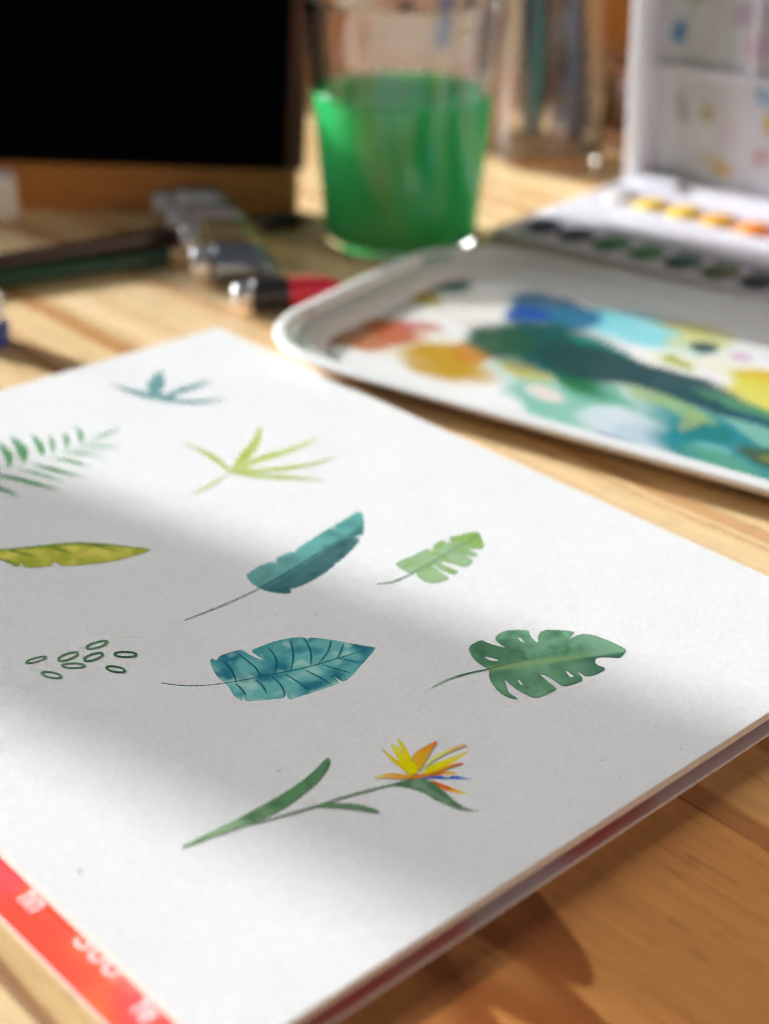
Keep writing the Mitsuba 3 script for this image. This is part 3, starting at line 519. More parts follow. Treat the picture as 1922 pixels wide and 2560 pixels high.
def monstera(st):
    a, d = along(st, M['axis'])
    n1, n2 = nz(st, 0.11, 31), nz(st, 0.3, 32)
    ad = np.abs(d)
    c = lerp(pigment(66, 104, 78, 182), pigment(94, 132, 104, 182), step(0.4, 0.68, n1))
    c = lerp(c, pigment(46, 82, 62, 182), step(0.5, 0.75, n2) * 0.65)
    c = lerp(c, pigment(112, 138, 92, 182), step(2.4, 0.2, ad) * step(1.05, 0.25, a) * 0.75)
    lower = step(0.0, 1.5, d if MONSTERA_FLIP else -d)
    c = lerp(c, pigment(48, 82, 68, 190), lower * step(0.45, 0.75, a) * 0.8)
    return lerp(c, pigment(112, 148, 122, 205), (1 - lower) * step(0.62, 0.85, a) * 0.75)


MONSTERA_FLIP = True
o = paint(pd, 'painted_leaf', poly(M['outline'], M['holes']), monstera, fine=0.5, label='deep green split leaf with holes', rim=0.5, edge=0.74)
paint(o, 'vein', stroke(M['rib'], [0.45, 0.3, 0.25, 0.12]), flat(pigment(58, 84, 48), 0.2, 1), rim=0)
st_ = np.array(M['stem'])
paint(o, 'stem', stroke(M['stem'], [0.65, 0.75, 0.8, 0.75, 0.55]), lambda st: lerp(pigment(140, 160, 142), pigment(62, 96, 74), step(0.0, 0.7, along(st, st_)[0] + 0.4 * (nz(st, 0.3, 5) - 0.5))), rim=0.3)

# long yellow-green leaf at the left edge
M = TR['yellow']
o = paint(pd, 'painted_leaf', poly(M['outline']), lambda st: lerp(lerp(pigment(150, 146, 62), pigment(128, 134, 46), step(0.4, 0.65, nz(st, 0.25, 41))), pigment(172, 164, 78), step(0.5, 0.75, nz(st, 0.2, 43)) * 0.8), fine=0.8,
          label='long yellow green leaf at the left edge of the sheet', rim=0.7, edge=0.78)
dk = flat(pigment(88, 108, 36), 0.15, 6)
paint(o, 'vein', stroke(M['top'], [0.6, 1.2, 1.6, 1.7, 1.7, 1.7, 1.7, 1.5, 1.2, 0.9, 0.2]).intersection(poly(M['outline'])), dk, rim=0)
for q in M['veins']:
    paint(o, 'vein', stroke(q, [1.7, 1.6, 1.2, 0.4]).intersection(poly(M['outline'])), dk, rim=0)

# eight small oval outlines
for i, (a_, b_) in enumerate(TR['ovals']):
    k = [(74, 108, 78), (78, 112, 82), (70, 106, 76), (62, 98, 68), (48, 84, 58), (84, 116, 88), (50, 88, 60), (78, 114, 84)][i]
    g = poly(a_).difference(poly(b_))
    paint(pd, 'painted_oval', g, flat(pigment(*k), 0.2, i + 3, 0.8), fine=0.5, rim=0.2)
paint(pd, 'pencil_line', stroke(TR['pencil'], [0.1, 0.22, 0.28, 0.2, 0.1]), flat(pigment(158, 152, 138), 0.1), rim=0)

# fern frond, yellow-green spray, blue-grey sprig
M = TR['fern']
o = thing_key = None
rach = paint(pd, 'painted_fern', stroke(M['rachis'], [0.4, 0.4, 0.3, 0.2]), flat(pigment(176, 204, 182, 232)), rim=0, label='green fern frond with thin leaflets')
for p_, h_, k_ in M['leaf']:
    w = h_ * 0.072
    c0, c1 = pigment(172, 204, 178, 236), pigment(70, 140, 78, 232)
    paint(rach, 'leaflet', stroke(p_, [0.15 * w, 0.7 * w, w, 0.95 * w, 0.6 * w, 0.12 * w]), (lambda k: lambda st: lerp(c0, c1, np.clip(k * (0.6 + 0.8 * nz(st, 0.2, 55)), 0, 1)))(k_), rim=0.3, edge=0.9)


def spray(name, strokes, ca, cb, white, label, scale, tip=0.25):
    root = None
    for i, (p_, w_, k_) in enumerate(strokes):
        w = w_ * scale
        g = stroke(p_, [tip * w, 0.7 * w, w, 0.9 * w, 0.55 * w, 0.15 * w] if i else [0.15 * w, 0.6 * w, w, 0.8 * w, 0.4 * w])
        fn = (lambda k: lambda st: lerp(pigment(*ca, white), pigment(*cb, white), np.clip(k * (0.5 + nz(st, 0.16, 61)), 0, 1)))(k_)
        r = paint(root or pd, 'leaflet' if root else name, g, fn, rim=0.4, edge=0.9, label=None if root else label)
        root = root or r


spray('painted_sprig', TR['chart'], (222, 232, 180), (178, 196, 84), 240, 'yellow green sprig of five slender leaflets', 0.052)
spray('painted_sprig', TR['topteal'], (176, 208, 208), (84, 140, 142), 238, 'blue grey sprig near the far corner of the sheet', 0.046)

# bird-of-paradise flower
o = paint(pd, 'painted_flower', stroke(TR['stem'], [0.35, 0.6, 0.75, 0.85, 0.95, 0.85, 0.7]), flat(pigment(84, 106, 80), 0.25, 4, 0.25), rim=0.25, label='orange and yellow bird-of-paradise flower on a green stem')
bl = TR['blade']
paint(o, 'leaf', poly(bl), lambda st: lerp(lerp(pigment(112, 136, 104), pigment(74, 110, 76), step(0.2, 0.6, along(st, [bl[0], bl[9]])[0])), pigment(52, 86, 58), step(0.42, 0.72, nz(st, 0.28, 71)) * 0.8), fine=0.6, rim=0.55, edge=0.68)
paint(o, 'leaf', poly(TR['leaflet']), flat(pigment(78, 104, 76), 0.2, 2), rim=0.3)
PET = {'lo': ((214, 170, 110), (214, 122, 36)), 'yl': ((206, 150, 100), (214, 152, 24)), 'y': ((210, 186, 70), (206, 166, 8)), 'y2': ((208, 182, 60), (208, 158, 12)),
       'o': ((212, 96, 36), (216, 134, 30)), 'p': ((206, 132, 96), (206, 176, 96)), 'r': ((200, 74, 34), (214, 116, 30)), 'yr': ((208, 150, 90), (212, 166, 14)),
       'os': ((214, 140, 44), (206, 110, 50)), 'c': ((206, 116, 40), (198, 100, 42)), 'b': ((40, 84, 160), (28, 66, 140)), 'ol': ((214, 180, 40), (206, 84, 24))}
for q, k in TR['petals']:
    q_ = np.array(q)
    hub = np.mean(TR['petals'][9][0], axis=0)
    far = q_[np.argmax(np.linalg.norm(q_ - hub, axis=1))]
    near = q_[np.argmin(np.linalg.norm(q_ - hub, axis=1))]
    c0, c1 = PET[k]
    fn = (lambda f, n_, c0, c1: lambda st: lerp(pigment(*c1), pigment(*c0), step(0.45, 1.0, along(st, [n_, f])[0] + 0.3 * (nz(st, 0.6, 81) - 0.5))))(far, near, c0, c1)
    paint(o, 'petal', poly(q), fn, fine=0.45, rim=0.22, edge=0.85)
sp = TR['spathe']
paint(o, 'leaf', poly(sp), lambda st: lerp(lerp(pigment(92, 116, 92), pigment(60, 94, 68), step(0.4, 0.6, nz(st, 0.35, 91))), pigment(42, 72, 48), step(0.5, 0.7, nz(st, 0.5, 92)) * 0.7), fine=0.5, rim=0.4, edge=0.72)
sk = [Point(*c).buffer(r, 5) for c, r in TR['specks']]
sk = shapely.union_all([shapely.affinity.scale(g, 1.0, 0.6) for g in sk])
k = paint(pd, 'paint_speck', sk, flat(pigment(118, 112, 116)), rim=0, label='scattered grey specks of paint')
labels[k]['kind'] = 'stuff'

# ------------------------------------------------------------------ porcelain mixing tray
TA = math.radians(-13.4)
TE1 = math.cos(TA) * U + math.sin(TA) * V
TE2 = math.sin(TA) * U - math.cos(TA) * V          # towards the far side
TORG = pad(27.0, 15.5, 0.0)
TW, TD = 0.345, 0.171
tr = thing('mixing_tray', 'white porcelain tray with rounded corners smeared with mixed green, yellow and blue paint', 'tray')


def tray_ring(inset, z, r):
    p = rounded_rect(TW - 2 * inset, TD - 2 * inset, max(r, 0.004)) + inset
    return np.column_stack([p, np.full(len(p), z)])


R0 = 0.046
prof = [(0.024, 0.0005, 0.026), (0.0225, 0.0000, 0.027), (0.0210, 0.0007, 0.028), (0.0185, 0.0049, 0.031), (0.0140, 0.0082, 0.035), (0.0080, 0.0094, 0.040), (0.0022, 0.0098, 0.044), (0.0005, 0.0103, R0), (0.0, 0.0109, R0), (0.0, 0.0115, R0), (0.0006, 0.0122, R0),
        (0.0018, 0.0127, 0.044), (0.0042, 0.0127, 0.042), (0.0058, 0.0122, 0.040)]
inner = [(0.0064, 0.0116, 0.039), (0.0070, 0.0090, 0.039), (0.0080, 0.0060, 0.038), (0.0104, 0.0039, 0.036), (0.0150, 0.0030, 0.032)]
to_tray = lambda m: place(m, TORG, TE1, TE2)  # noqa: E731
part(tr, 'rim', to_tray(loft([tray_ring(*q) for q in prof] + [tray_ring(*inner[0])], close=False)), 'porcelain', smooth=50)
basin = loft([tray_ring(*q) for q in inner], close=False)
c = np.mean(tray_ring(*inner[-1]), axis=0)
ring = tray_ring(*inner[-1])
floor_ = trimesh.Trimesh(np.vstack([ring, c]), [[j, (j + 1) % len(ring), len(ring)] for j in range(len(ring))], process=False)
bm = trimesh.util.concatenate([basin, floor_])
bm.merge_vertices()
trimesh.repair.fix_normals(bm)
if bm.face_normals[-1, 2] < 0:
    bm.invert()
part(tr, 'basin', to_tray(bm), 'paint_puddles', smooth=50, label='inside of the tray smeared with green, teal, yellow, orange and blue paint')

TO = [float(x) for x in TORG[:2]]
# smears: (along, across in mm from the front left corner, half sizes, turn in degrees, colour, strength, raggedness)
SMEARS = [
    (45, 112, 30, 24, 10, (0.7, 0.6, 0.5), 0.4, 1.3), (50, 60, 34, 22, -20, (0.74, 0.6, 0.42), 0.5, 1.3),
    (95, 120, 40, 16, 0, (0.55, 0.7, 0.72), 0.5, 1.3), (128.0, 54.7, 60, 26, -28, (0.289, 0.527, 0.459), 0.55, 1.3),
    (193.1, 58.1, 50, 30, -25, (0.085, 0.357, 0.34), 0.75, 1.3), (169.3, 105.7, 40, 20, -10, (0.76, 0.74, 0.5), 0.5, 1.2),
    (118.3, 132.4, 41.9, 17.9, 4, (0.21, 0.64, 0.7), 0.92, 1.0), (131.8, 124.5, 24.6, 11.5, 0, (0.26, 0.66, 0.7), 0.8, 1.0),
    (146.1, 129.5, 16.0, 10.3, 30, (0.68, 0.663, 0.272), 0.75, 0.6), (135.1, 143.3, 14.8, 7.6, 0, (0.595, 0.527, 0.153), 0.8, 0.5),
    (146.0, 141.5, 14.8, 11.5, 0, (0.663, 0.629, 0.221), 0.75, 0.5), (74.2, 131.4, 22.2, 16.6, -15, (0.051, 0.196, 0.374), 0.95, 1.2),
    (87.6, 123.4, 18.5, 16.6, -20, (0.025, 0.17, 0.306), 0.95, 1.0), (72.2, 117.5, 9.3, 13.2, 0, (0.017, 0.085, 0.357), 0.9, 0.8),
    (17.2, 137.6, 15.0, 12.0, -40, (0.111, 0.289, 0.306), 0.95, 0.5), (23.6, 129.2, 11.6, 12.0, -40, (0.025, 0.111, 0.128), 0.9, 0.6),
    (22.5, 109.2, 15.0, 8.6, -20, (0.442, 0.323, 0.017), 0.95, 0.5), (73.6, 50.3, 27.1, 17.9, -20, (0.51, 0.289, 0.025), 0.92, 1.2),
    (76.6, 65.1, 12.3, 11.5, -20, (0.527, 0.212, 0.025), 0.85, 1.0), (105.3, 60.1, 18.5, 6.4, -25, (0.561, 0.476, 0.085), 0.85, 0.9),
    (17.1, 44.4, 13.4, 6.9, -15, (0.468, 0.111, 0.051), 0.95, 0.5), (34.5, 64.3, 18.4, 13.9, -10, (0.493, 0.111, 0.043), 0.95, 1.2),
    (40.4, 78.0, 13.4, 6.9, 20, (0.527, 0.119, 0.119), 0.8, 0.8), (32.4, 48.4, 16.6, 10.3, -10, (0.493, 0.17, 0.076), 0.9, 1.0),
    (65.4, 91.9, 14.8, 6.4, 0, (0.62, 0.4, 0.4), 0.5, 1.0), (129.9, 38.4, 32.0, 16.6, -30, (0.204, 0.493, 0.391), 0.85, 1.2),
    (137.3, 57.9, 24.6, 10.3, -30, (0.119, 0.391, 0.272), 0.9, 1.0), (120.8, 66.1, 24.6, 7.6, -25, (0.017, 0.17, 0.06), 0.95, 0.8),
    (120.4, 46.0, 11.1, 6.4, -25, (0.72, 0.66, 0.6), 0.95, 0.6), (154.0, 38.8, 17.2, 15.3, -20, (0.6, 0.68, 0.72), 0.9, 1.0),
    (168.5, 31.7, 17.2, 8.9, -30, (0.46, 0.58, 0.64), 0.9, 0.9), (163.1, 24.1, 11.1, 2.5, -9, (0.068, 0.111, 0.306), 0.85, 0.4),
    (198.4, 43.7, 42.0, 26.0, -25, (0.009, 0.221, 0.246), 0.95, 1.1), (184.8, 49.6, 14.8, 7.6, -30, (0.009, 0.187, 0.187), 0.9, 0.9),
    (199.7, 61.7, 27.1, 7.6, -28, (0.17, 0.425, 0.357), 0.9, 0.9), (194.0, 38.0, 7.4, 3.9, 0, (0.17, 0.476, 0.476), 0.8, 0.6),
    (152.1, 68.9, 14.8, 6.4, -30, (0.3, 0.42, 0.1), 0.6, 0.9), (170.7, 63.7, 18.5, 6.4, -30, (0.3, 0.46, 0.16), 0.65, 0.9),
    (177.1, 53.2, 4.9, 10.3, 10, (0.36, 0.45, 0.16), 0.5, 0.6), (203.4, 27.4, 22.2, 7.6, -25, (0.085, 0.323, 0.221), 0.9, 0.9),
    (216.3, 40.5, 18.5, 8.9, -25, (0.043, 0.076, 0.021), 0.92, 1.2), (214.3, 41.6, 4.9, 3.9, 0, (0.204, 0.238, 0.025), 0.8, 0.6),
    (189.0, 110.6, 19.7, 12.8, 20, (0.663, 0.468, 0.017), 0.95, 0.8), (195.8, 93.0, 32.0, 16.6, -20, (0.646, 0.595, 0.085), 0.95, 0.9),
    (220.9, 94.3, 24.6, 23.0, 0, (0.663, 0.561, 0.068), 0.9, 0.9), (161.8, 94.3, 16.0, 12.8, 0, (0.78, 0.77, 0.74), 0.95, 0.7),
    (148.6, 106.2, 11.1, 3.9, -20, (0.374, 0.425, 0.051), 0.9, 0.6), (168.1, 127.0, 6.2, 3.9, 0, (0.595, 0.289, 0.51), 0.8, 0.5),
    (99.3, 89.5, 40.0, 27.6, -16, (0.007, 0.085, 0.076), 1.0, 1.2), (78.9, 83.9, 20.0, 17.2, -40, (0.017, 0.085, 0.043), 1.0, 0.9),
    (123.8, 94.9, 27.1, 8.9, -25, (0.004, 0.221, 0.17), 0.85, 0.9), (123.0, 84.0, 32.0, 19.1, -12, (0.01, 0.06, 0.055), 1.0, 0.9),
    (153.1, 83.9, 34.6, 14.8, -8, (0.015, 0.064, 0.072), 1.0, 0.9), (182.6, 75.9, 37.3, 9.5, -10, (0.012, 0.072, 0.085), 1.0, 0.8),
    (210.2, 69.0, 32.0, 5.6, -10, (0.01, 0.085, 0.128), 0.95, 0.6), (192.8, 78.1, 29.6, 3.9, -10, (0.085, 0.306, 0.136), 0.8, 0.7),
    (151.0, 127.2, 6.7, 7.3, 0, (0.01, 0.06, 0.076), 0.97, 0.5)]


def paint_puddles(p, n, uv):
    dx, dy = (p.x - TO[0]) * 1000, (p.y - TO[1]) * 1000
    a, b = dx * float(TE1[0]) + dy * float(TE1[1]), dx * float(TE2[0]) + dy * float(TE2[1])
    wa, wb = 9 * (fbm(a * 0.07, b * 0.07, 1.0, 3) - 0.5), 9 * (fbm(a * 0.07, b * 0.07, 6.0, 3) - 0.5)
    blot = fbm(a * 0.05, b * 0.09, 3.0, 3)
    c = mi.Color3f(0.80, 0.80, 0.785)
    for (ca, cb, ra, rb, deg, col, strength, rag) in SMEARS:
        x, y = a + wa * rag - ca, b + wb * rag - cb
        w = math.radians(deg)
        u_, v_ = (x * math.cos(w) + y * math.sin(w)) / ra, (-x * math.sin(w) + y * math.cos(w)) / rb
        d = dr.sqrt(u_ * u_ + v_ * v_)
        k = (1 - smoothstep(0.62, 1.12, d)) * strength * (0.82 + 0.45 * blot)
        c = mix(c, col, dr.clip(k, 0, 1))
    return c


principled('paint_puddles', proc(paint_puddles), 0.3, specular=0.2)

# ------------------------------------------------------------------ tumbler of green water
GC = np.array([0.0055, 0.757])
GH, GL = 0.1185, 0.0745
gr = lambda z: 0.0371 + 0.0102 * z / GH  # noqa: E731
gl = thing('drinking_glass', 'clear tapered tumbler holding green paint water', 'glass')
o3 = (GC[0], GC[1], 0.0)
zs = np.linspace(GL + 0.0006, GH - 0.0012, 6)
outer = [(gr(z), z) for z in zs]
innr = [(gr(z) - 0.0034, z) for z in zs[::-1]]
wallp = outer + [(gr(GH) - 0.0004, GH - 0.0003), (gr(GH) - 0.0017, GH), (gr(GH) - 0.0030, GH - 0.0003)] + innr + [outer[0]]
part(gl, 'wall', lathe(wallp, 72, o3), 'glass', smooth=40)
part(gl, 'base', lathe([(0, 0.0003), (0.033, 0.0003), (0.0352, 0.0010), (gr(0.002), 0.0020), (gr(0.0046), 0.0046), (0, 0.0046)], 72, o3), 'glass', smooth=40)
gw = thing('green_water', 'cloudy bright green paint water in the tumbler', 'water')
body = [(0, 0.0049), (gr(0.0049) - 0.0014, 0.0049), (gr(0.0062) - 0.0001, 0.0066)] + [(gr(z), z) for z in np.linspace(0.014, GL - 0.0004, 8)] + [(gr(GL) - 0.0006, GL), (0, GL)]
scene['green_water_inside'] = {'type': 'homogeneous', 'albedo': {'type': 'rgb', 'value': [0.12, 0.90, 0.40]}, 'sigma_t': 190.0}
scene['green_water_face'] = {'type': 'blendbsdf', 'weight': 0.075, 'a': {'type': 'null'}, 'b': {'type': 'roughconductor', 'alpha': 0.03, 'material': 'none'}}
scene['green_water'] = mikit.ply(lathe(body, 72, o3), 'green_water_face', 40, interior={'type': 'ref', 'id': 'green_water_inside'})

# ------------------------------------------------------------------ jars behind
def jar(name, label, x, y, r, h, wall=0.0022, base=0.009):
    k = thing(name, label, 'jar', 'glass jars at the back')
    prof = [(0, 0.0003), (r * 0.9, 0.0003), (r, 0.003)] + [(r, z) for z in np.linspace(0.01, h - 0.002, 5)] + [(r - wall / 2, h)] + [(r - wall, z) for z in np.linspace(h - 0.002, base + 0.004, 5)] + [(r - wall - 0.003, base), (0, base)]
    part(k, 'wall', lathe(prof, 56, (x, y, 0)), 'glass', smooth=40)
    return k


jar('glass_jar', 'clear glass jar with blue brush handles standing in it', 0.0925, 0.915, 0.0315, 0.150)
jar('glass_jar', 'small glass jar of brown paint water beside the open paint box lid', 0.1405, 0.958, 0.0215, 0.056)
principled('blue_handle', (0.05, 0.11, 0.165), 0.3)
principled('navy_handle', (0.006, 0.012, 0.04), 0.25)
for lab, x0, y0, x1, y1, rr, m in (('pale blue brush handle leaning in the clear jar', 0.083, 0.917, 0.079, 0.925, 0.0085, 'blue_handle'),
                                   ('navy blue brush handle leaning in the clear jar', 0.108, 0.910, 0.096, 0.93, 0.0088, 'navy_handle'),
                                   ('black brush handle at the back of the clear jar', 0.098, 0.925, 0.107, 0.935, 0.0045, 'black_plastic'),
                                   ('brown brush handle in the middle of the clear jar', 0.095, 0.907, 0.091, 0.92, 0.0034, 'dark_wood')):
    b = thing('paint_brush', lab, 'paint brush', 'brushes in the clear jar')
    p0, p1 = np.array([x0, y0, 0.0125]), np.array([x1, y1, 0.165])
    part(b, 'handle', rod([p0 + (p1 - p0) * q for q in (0, 0.03, 0.25, 0.6, 0.97, 1)], np.array([0.4, 0.75, 1, 0.9, 0.7, 0.3]) * rr), m)
bw = thing('brown_water', 'rusty brown paint water in the small jar', 'water')
principled('murky_brown', (0.17, 0.048, 0.012), 0.1)
scene[bw] = mikit.ply(lathe([(0, 0.0095), (0.0155, 0.0095), (0.0190, 0.0135), (0.0190, 0.0385), (0, 0.0385)], 48, (0.1405, 0.958, 0)), 'murky_brown', 40)

# ------------------------------------------------------------------ open paint box
BE1, BE2 = np.array([0.766, -0.643]), np.array([0.643, 0.766])
BORG = np.array([0.0495, 0.741, 0.0])
bx = thing('paint_box', 'open white plastic watercolor box with two rows of colour pans and a stained lid', 'paint box')
to_box = lambda m: place(m, BORG, BE1, BE2)  # noqa: E731
BW, BD, BH = 0.235, 0.122, 0.0115
part(bx, 'base', to_box(rbox(0, BW, 0, BD, 0.0008, 0.0062, 0.0015)), 'white_plastic')
for x0, x1, y0, y1 in ((0.0, BW, 0.0, 0.005), (0.0, BW, BD - 0.012, BD), (0.0, 0.006, 0.0052, BD - 0.0122), (BW - 0.006, BW, 0.0052, BD - 0.0122)):
    part(bx, 'side', to_box(rbox(x0, x1, y0, y1, 0.0058, BH, 0.0012)), 'white_plastic')
part(bx, 'divider', to_box(rbox(0.0062, BW - 0.0062, 0.036, 0.072, 0.006, BH + 0.003, 0.003)), 'white_plastic')
PANS = [[(0.022, 0.022, 0.06), (0.02, 0.05, 0.05), (0.03, 0.16, 0.05), (0.05, 0.20, 0.07), (0.02, 0.09, 0.06), (0.10, 0.14, 0.05), (0.015, 0.03, 0.03), (0.30, 0.13, 0.02), (0.16, 0.06, 0.02), (0.10, 0.04, 0.02), (0.2, 0.05, 0.02)],
        [(0.75, 0.72, 0.70), (0.82, 0.56, 0.06), (0.80, 0.50, 0.01), (0.74, 0.36, 0.005), (0.82, 0.24, 0.005), (0.78, 0.12, 0.01), (0.70, 0.05, 0.01), (0.5, 0.03, 0.04), (0.4, 0.02, 0.1), (0.2, 0.02, 0.2), (0.05, 0.03, 0.3)]]
for row, (cy, cols) in enumerate(zip((0.0215, 0.089), PANS)):
    for i, col in enumerate(cols):
        cx = 0.017 + 0.0197 * i
        pn = part(bx, 'pan', to_box(rbox(cx - 0.0092, cx + 0.0092, cy - 0.0118, cy + 0.0118, 0.0064, 0.0106, 0.0012)), 'white_plastic')
        mat = f'pan_paint_{row}_{i}'
        principled(mat, col, 0.4, specular=0.25)
        cake = trimesh.creation.icosphere(subdivisions=2)
        cake.apply_scale([0.0084, 0.0110, 0.0028])
        cake.apply_translation([cx, cy, 0.0108])
        part(pn, 'paint_cake', to_box(cake), mat)
# lid: stands up from the hinge, a shallow tray of wells facing the viewer
ld = f'{bx}__lid'
LH, LT = 0.165, 0.014
lean = math.radians(-4.0)
LORG = BORG + np.append(BE2, 0) * (BD + 0.003) + np.array([0, 0, 0.0085])
LZ = np.array([BE2[0] * math.sin(lean), BE2[1] * math.sin(lean), math.cos(lean)])
LN = np.cross(np.append(BE1, 0), LZ)               # towards the back? fixed below
if LN @ np.append(BE2, 0) < 0:
    LN = -LN
to_lid = lambda m: place(m, LORG, np.append(BE1, 0), LZ, LN)  # noqa: E731   local x along, y up, z to the back
LX0 = -0.001


def lidbox(x0, x1, y0, y1, z0, z1, r=0.0016):
    m = to_lid(rbox(x0, x1, y0, y1, z0, z1, r))
    if m.volume < 0:
        m.invert()
    return m


part(bx, 'lid', lidbox(LX0, BW, 0, LH, 0.009, 0.0115), 'lid_plastic', label='upright lid with paint-stained mixing wells')
part(ld, 'side', lidbox(LX0, LX0 + 0.0095, 0, LH, -0.004, 0.0088), 'white_plastic')
part(ld, 'side', lidbox(BW - 0.004, BW, 0, LH, -0.004, 0.0088), 'white_plastic')
part(ld, 'side', lidbox(LX0 + 0.0097, BW - 0.0042, LH - 0.004, LH, -0.004, 0.0088), 'white_plastic')
part(ld, 'side', lidbox(LX0 + 0.0097, BW - 0.0042, 0.0, 0.005, -0.004, 0.0088), 'white_plastic')
part(ld, 'divider', lidbox(LX0 + 0.0097, BW - 0.0042, 0.062, 0.066, 0.0050, 0.0088), 'white_plastic')
part(ld, 'divider', lidbox(0.064, 0.067, 0.0662, LH - 0.0042, 0.0050, 0.0088), 'white_plastic')
part(ld, 'divider', lidbox(0.125, 0.128, 0.0662, LH - 0.0042, 0.0050, 0.0088), 'white_plastic')
part(ld, 'hinge', to_box(rbox(0.012, 0.034, BD - 0.006, BD + 0.006, BH + 0.0002, BH + 0.004, 0.0015)), 'white_plastic')
LO, LX, LY = [[float(x) for x in q] for q in (LORG, np.append(BE1, 0), LZ)]
LIDSPOTS = [
    (21, 82, 5, 7, (0.03, 0.16, 0.40), 0.95), (64, 80, 7, 9, (0.62, 0.12, 0.38), 0.75), (57, 95, 9, 8, (0.52, 0.36, 0.52), 0.7), (40, 42, 4, 6, (0.40, 0.31, 0.02), 0.9),
    (40, 52, 3, 12, (0.50, 0.38, 0.24), 0.35), (24, 43, 5, 9, (0.33, 0.29, 0.28), 0.75), (78, 44, 7, 8, (0.62, 0.44, 0.02), 0.95), (50, 16, 9, 5, (0.62, 0.34, 0.05), 0.85), (42, 20, 11, 5, (0.58, 0.44, 0.22), 0.5),
    (73, 26, 6, 5, (0.60, 0.28, 0.28), 0.7), (71, 56, 5, 6, (0.16, 0.36, 0.56), 0.75), (28, 100, 8, 4, (0.30, 0.30, 0.14), 0.6), (51, 64, 7, 4, (0.64, 0.46, 0.52), 0.5), (52, 35, 8, 14, (0.62, 0.48, 0.50), 0.4),
    (95, 80, 8, 8, (0.60, 0.10, 0.05), 0.7), (110, 40, 9, 9, (0.1, 0.30, 0.12), 0.7)]


def lid_plastic(p, n, uv):
    d = [p.x - LO[0], p.y - LO[1], p.z - LO[2]]
    a, b = [1000 * (d[0] * e[0] + d[1] * e[1] + d[2] * e[2]) for e in (LX, LY)]
    wa, wb = 5 * (fbm(a * 0.1, b * 0.1, 1.0, 3) - 0.5), 5 * (fbm(a * 0.1, b * 0.1, 6.0, 3) - 0.5)
    c = mix((0.72, 0.71, 0.76), (0.64, 0.62, 0.66), smoothstep(0.45, 0.8, fbm(a * 0.12, b * 0.02, 2.0, 2)))
    for (ca, cb, ra, rb, col, k) in LIDSPOTS:
        e = dr.sqrt(dr.square((a + wa - ca) / ra) + dr.square((b + wb - cb) / rb))
        c = mix(c, col, (1 - smoothstep(0.5, 1.15, e)) * k)
    return c


principled('lid_plastic', proc(lid_plastic), 0.32)

# ------------------------------------------------------------------ dark framed board at the left
bo = thing('framed_board', 'large black board in a brown wooden frame leaning upright at the back left', 'blackboard')
lam = math.radians(15)
BX = np.array([0.1512, -0.0090, 0.0])
BX /= np.linalg.norm(BX)
BUP = np.array([0.0, math.sin(lam), math.cos(lam)])
BN = np.cross(BX, BUP)                               # towards the viewer or away
if BN[1] < 0:
    BN = -BN
B0 = np.array([-0.0534, 0.7897, 0.0004])             # lower right corner, front face
HB = 0.127


def prism(quad, z0, z1, r=0.0008):
    """Extruded quad in the board's plane (x from the right corner, y up), z backwards, edges rounded."""
    s = m3.Manifold.sphere(r, 10)
    cx, cy = np.mean(quad, axis=0)
    m = tm(m3.Manifold.batch_hull([s.translate((x - np.sign(x - cx) * r, y - np.sign(y - cy) * r, z)) for x, y in quad for z in (z0 + r, z1 - r)]))
    m = place(m, B0, BX, BUP, BN)
    if m.volume < 0:
        m.invert()
    return m


WB = 0.30
part(bo, 'panel', prism([(-WB, 0.02), (-0.001, 0.02), (0.0055, HB), (-WB, HB)], 0.004, 0.009), 'black')
part(bo, 'bottom_rail', prism([(-WB, 0.0), (0.0045, 0.0), (0.0050, 0.0235), (-WB, 0.0235)], -0.001, 0.0135, 0.002), 'warm_wood')
part(bo, 'side_rail', prism([(-0.0007, 0.0237), (0.0050, 0.0237), (0.0115, HB + 0.003), (0.0058, HB + 0.003)], -0.0005, 0.013, 0.0015), 'dark_wood')
part(bo, 'prop', rod([[-0.15, 0.835, 0.07], [-0.15, 0.885, 0.002]], [0.003, 0.003]), 'dark_wood')

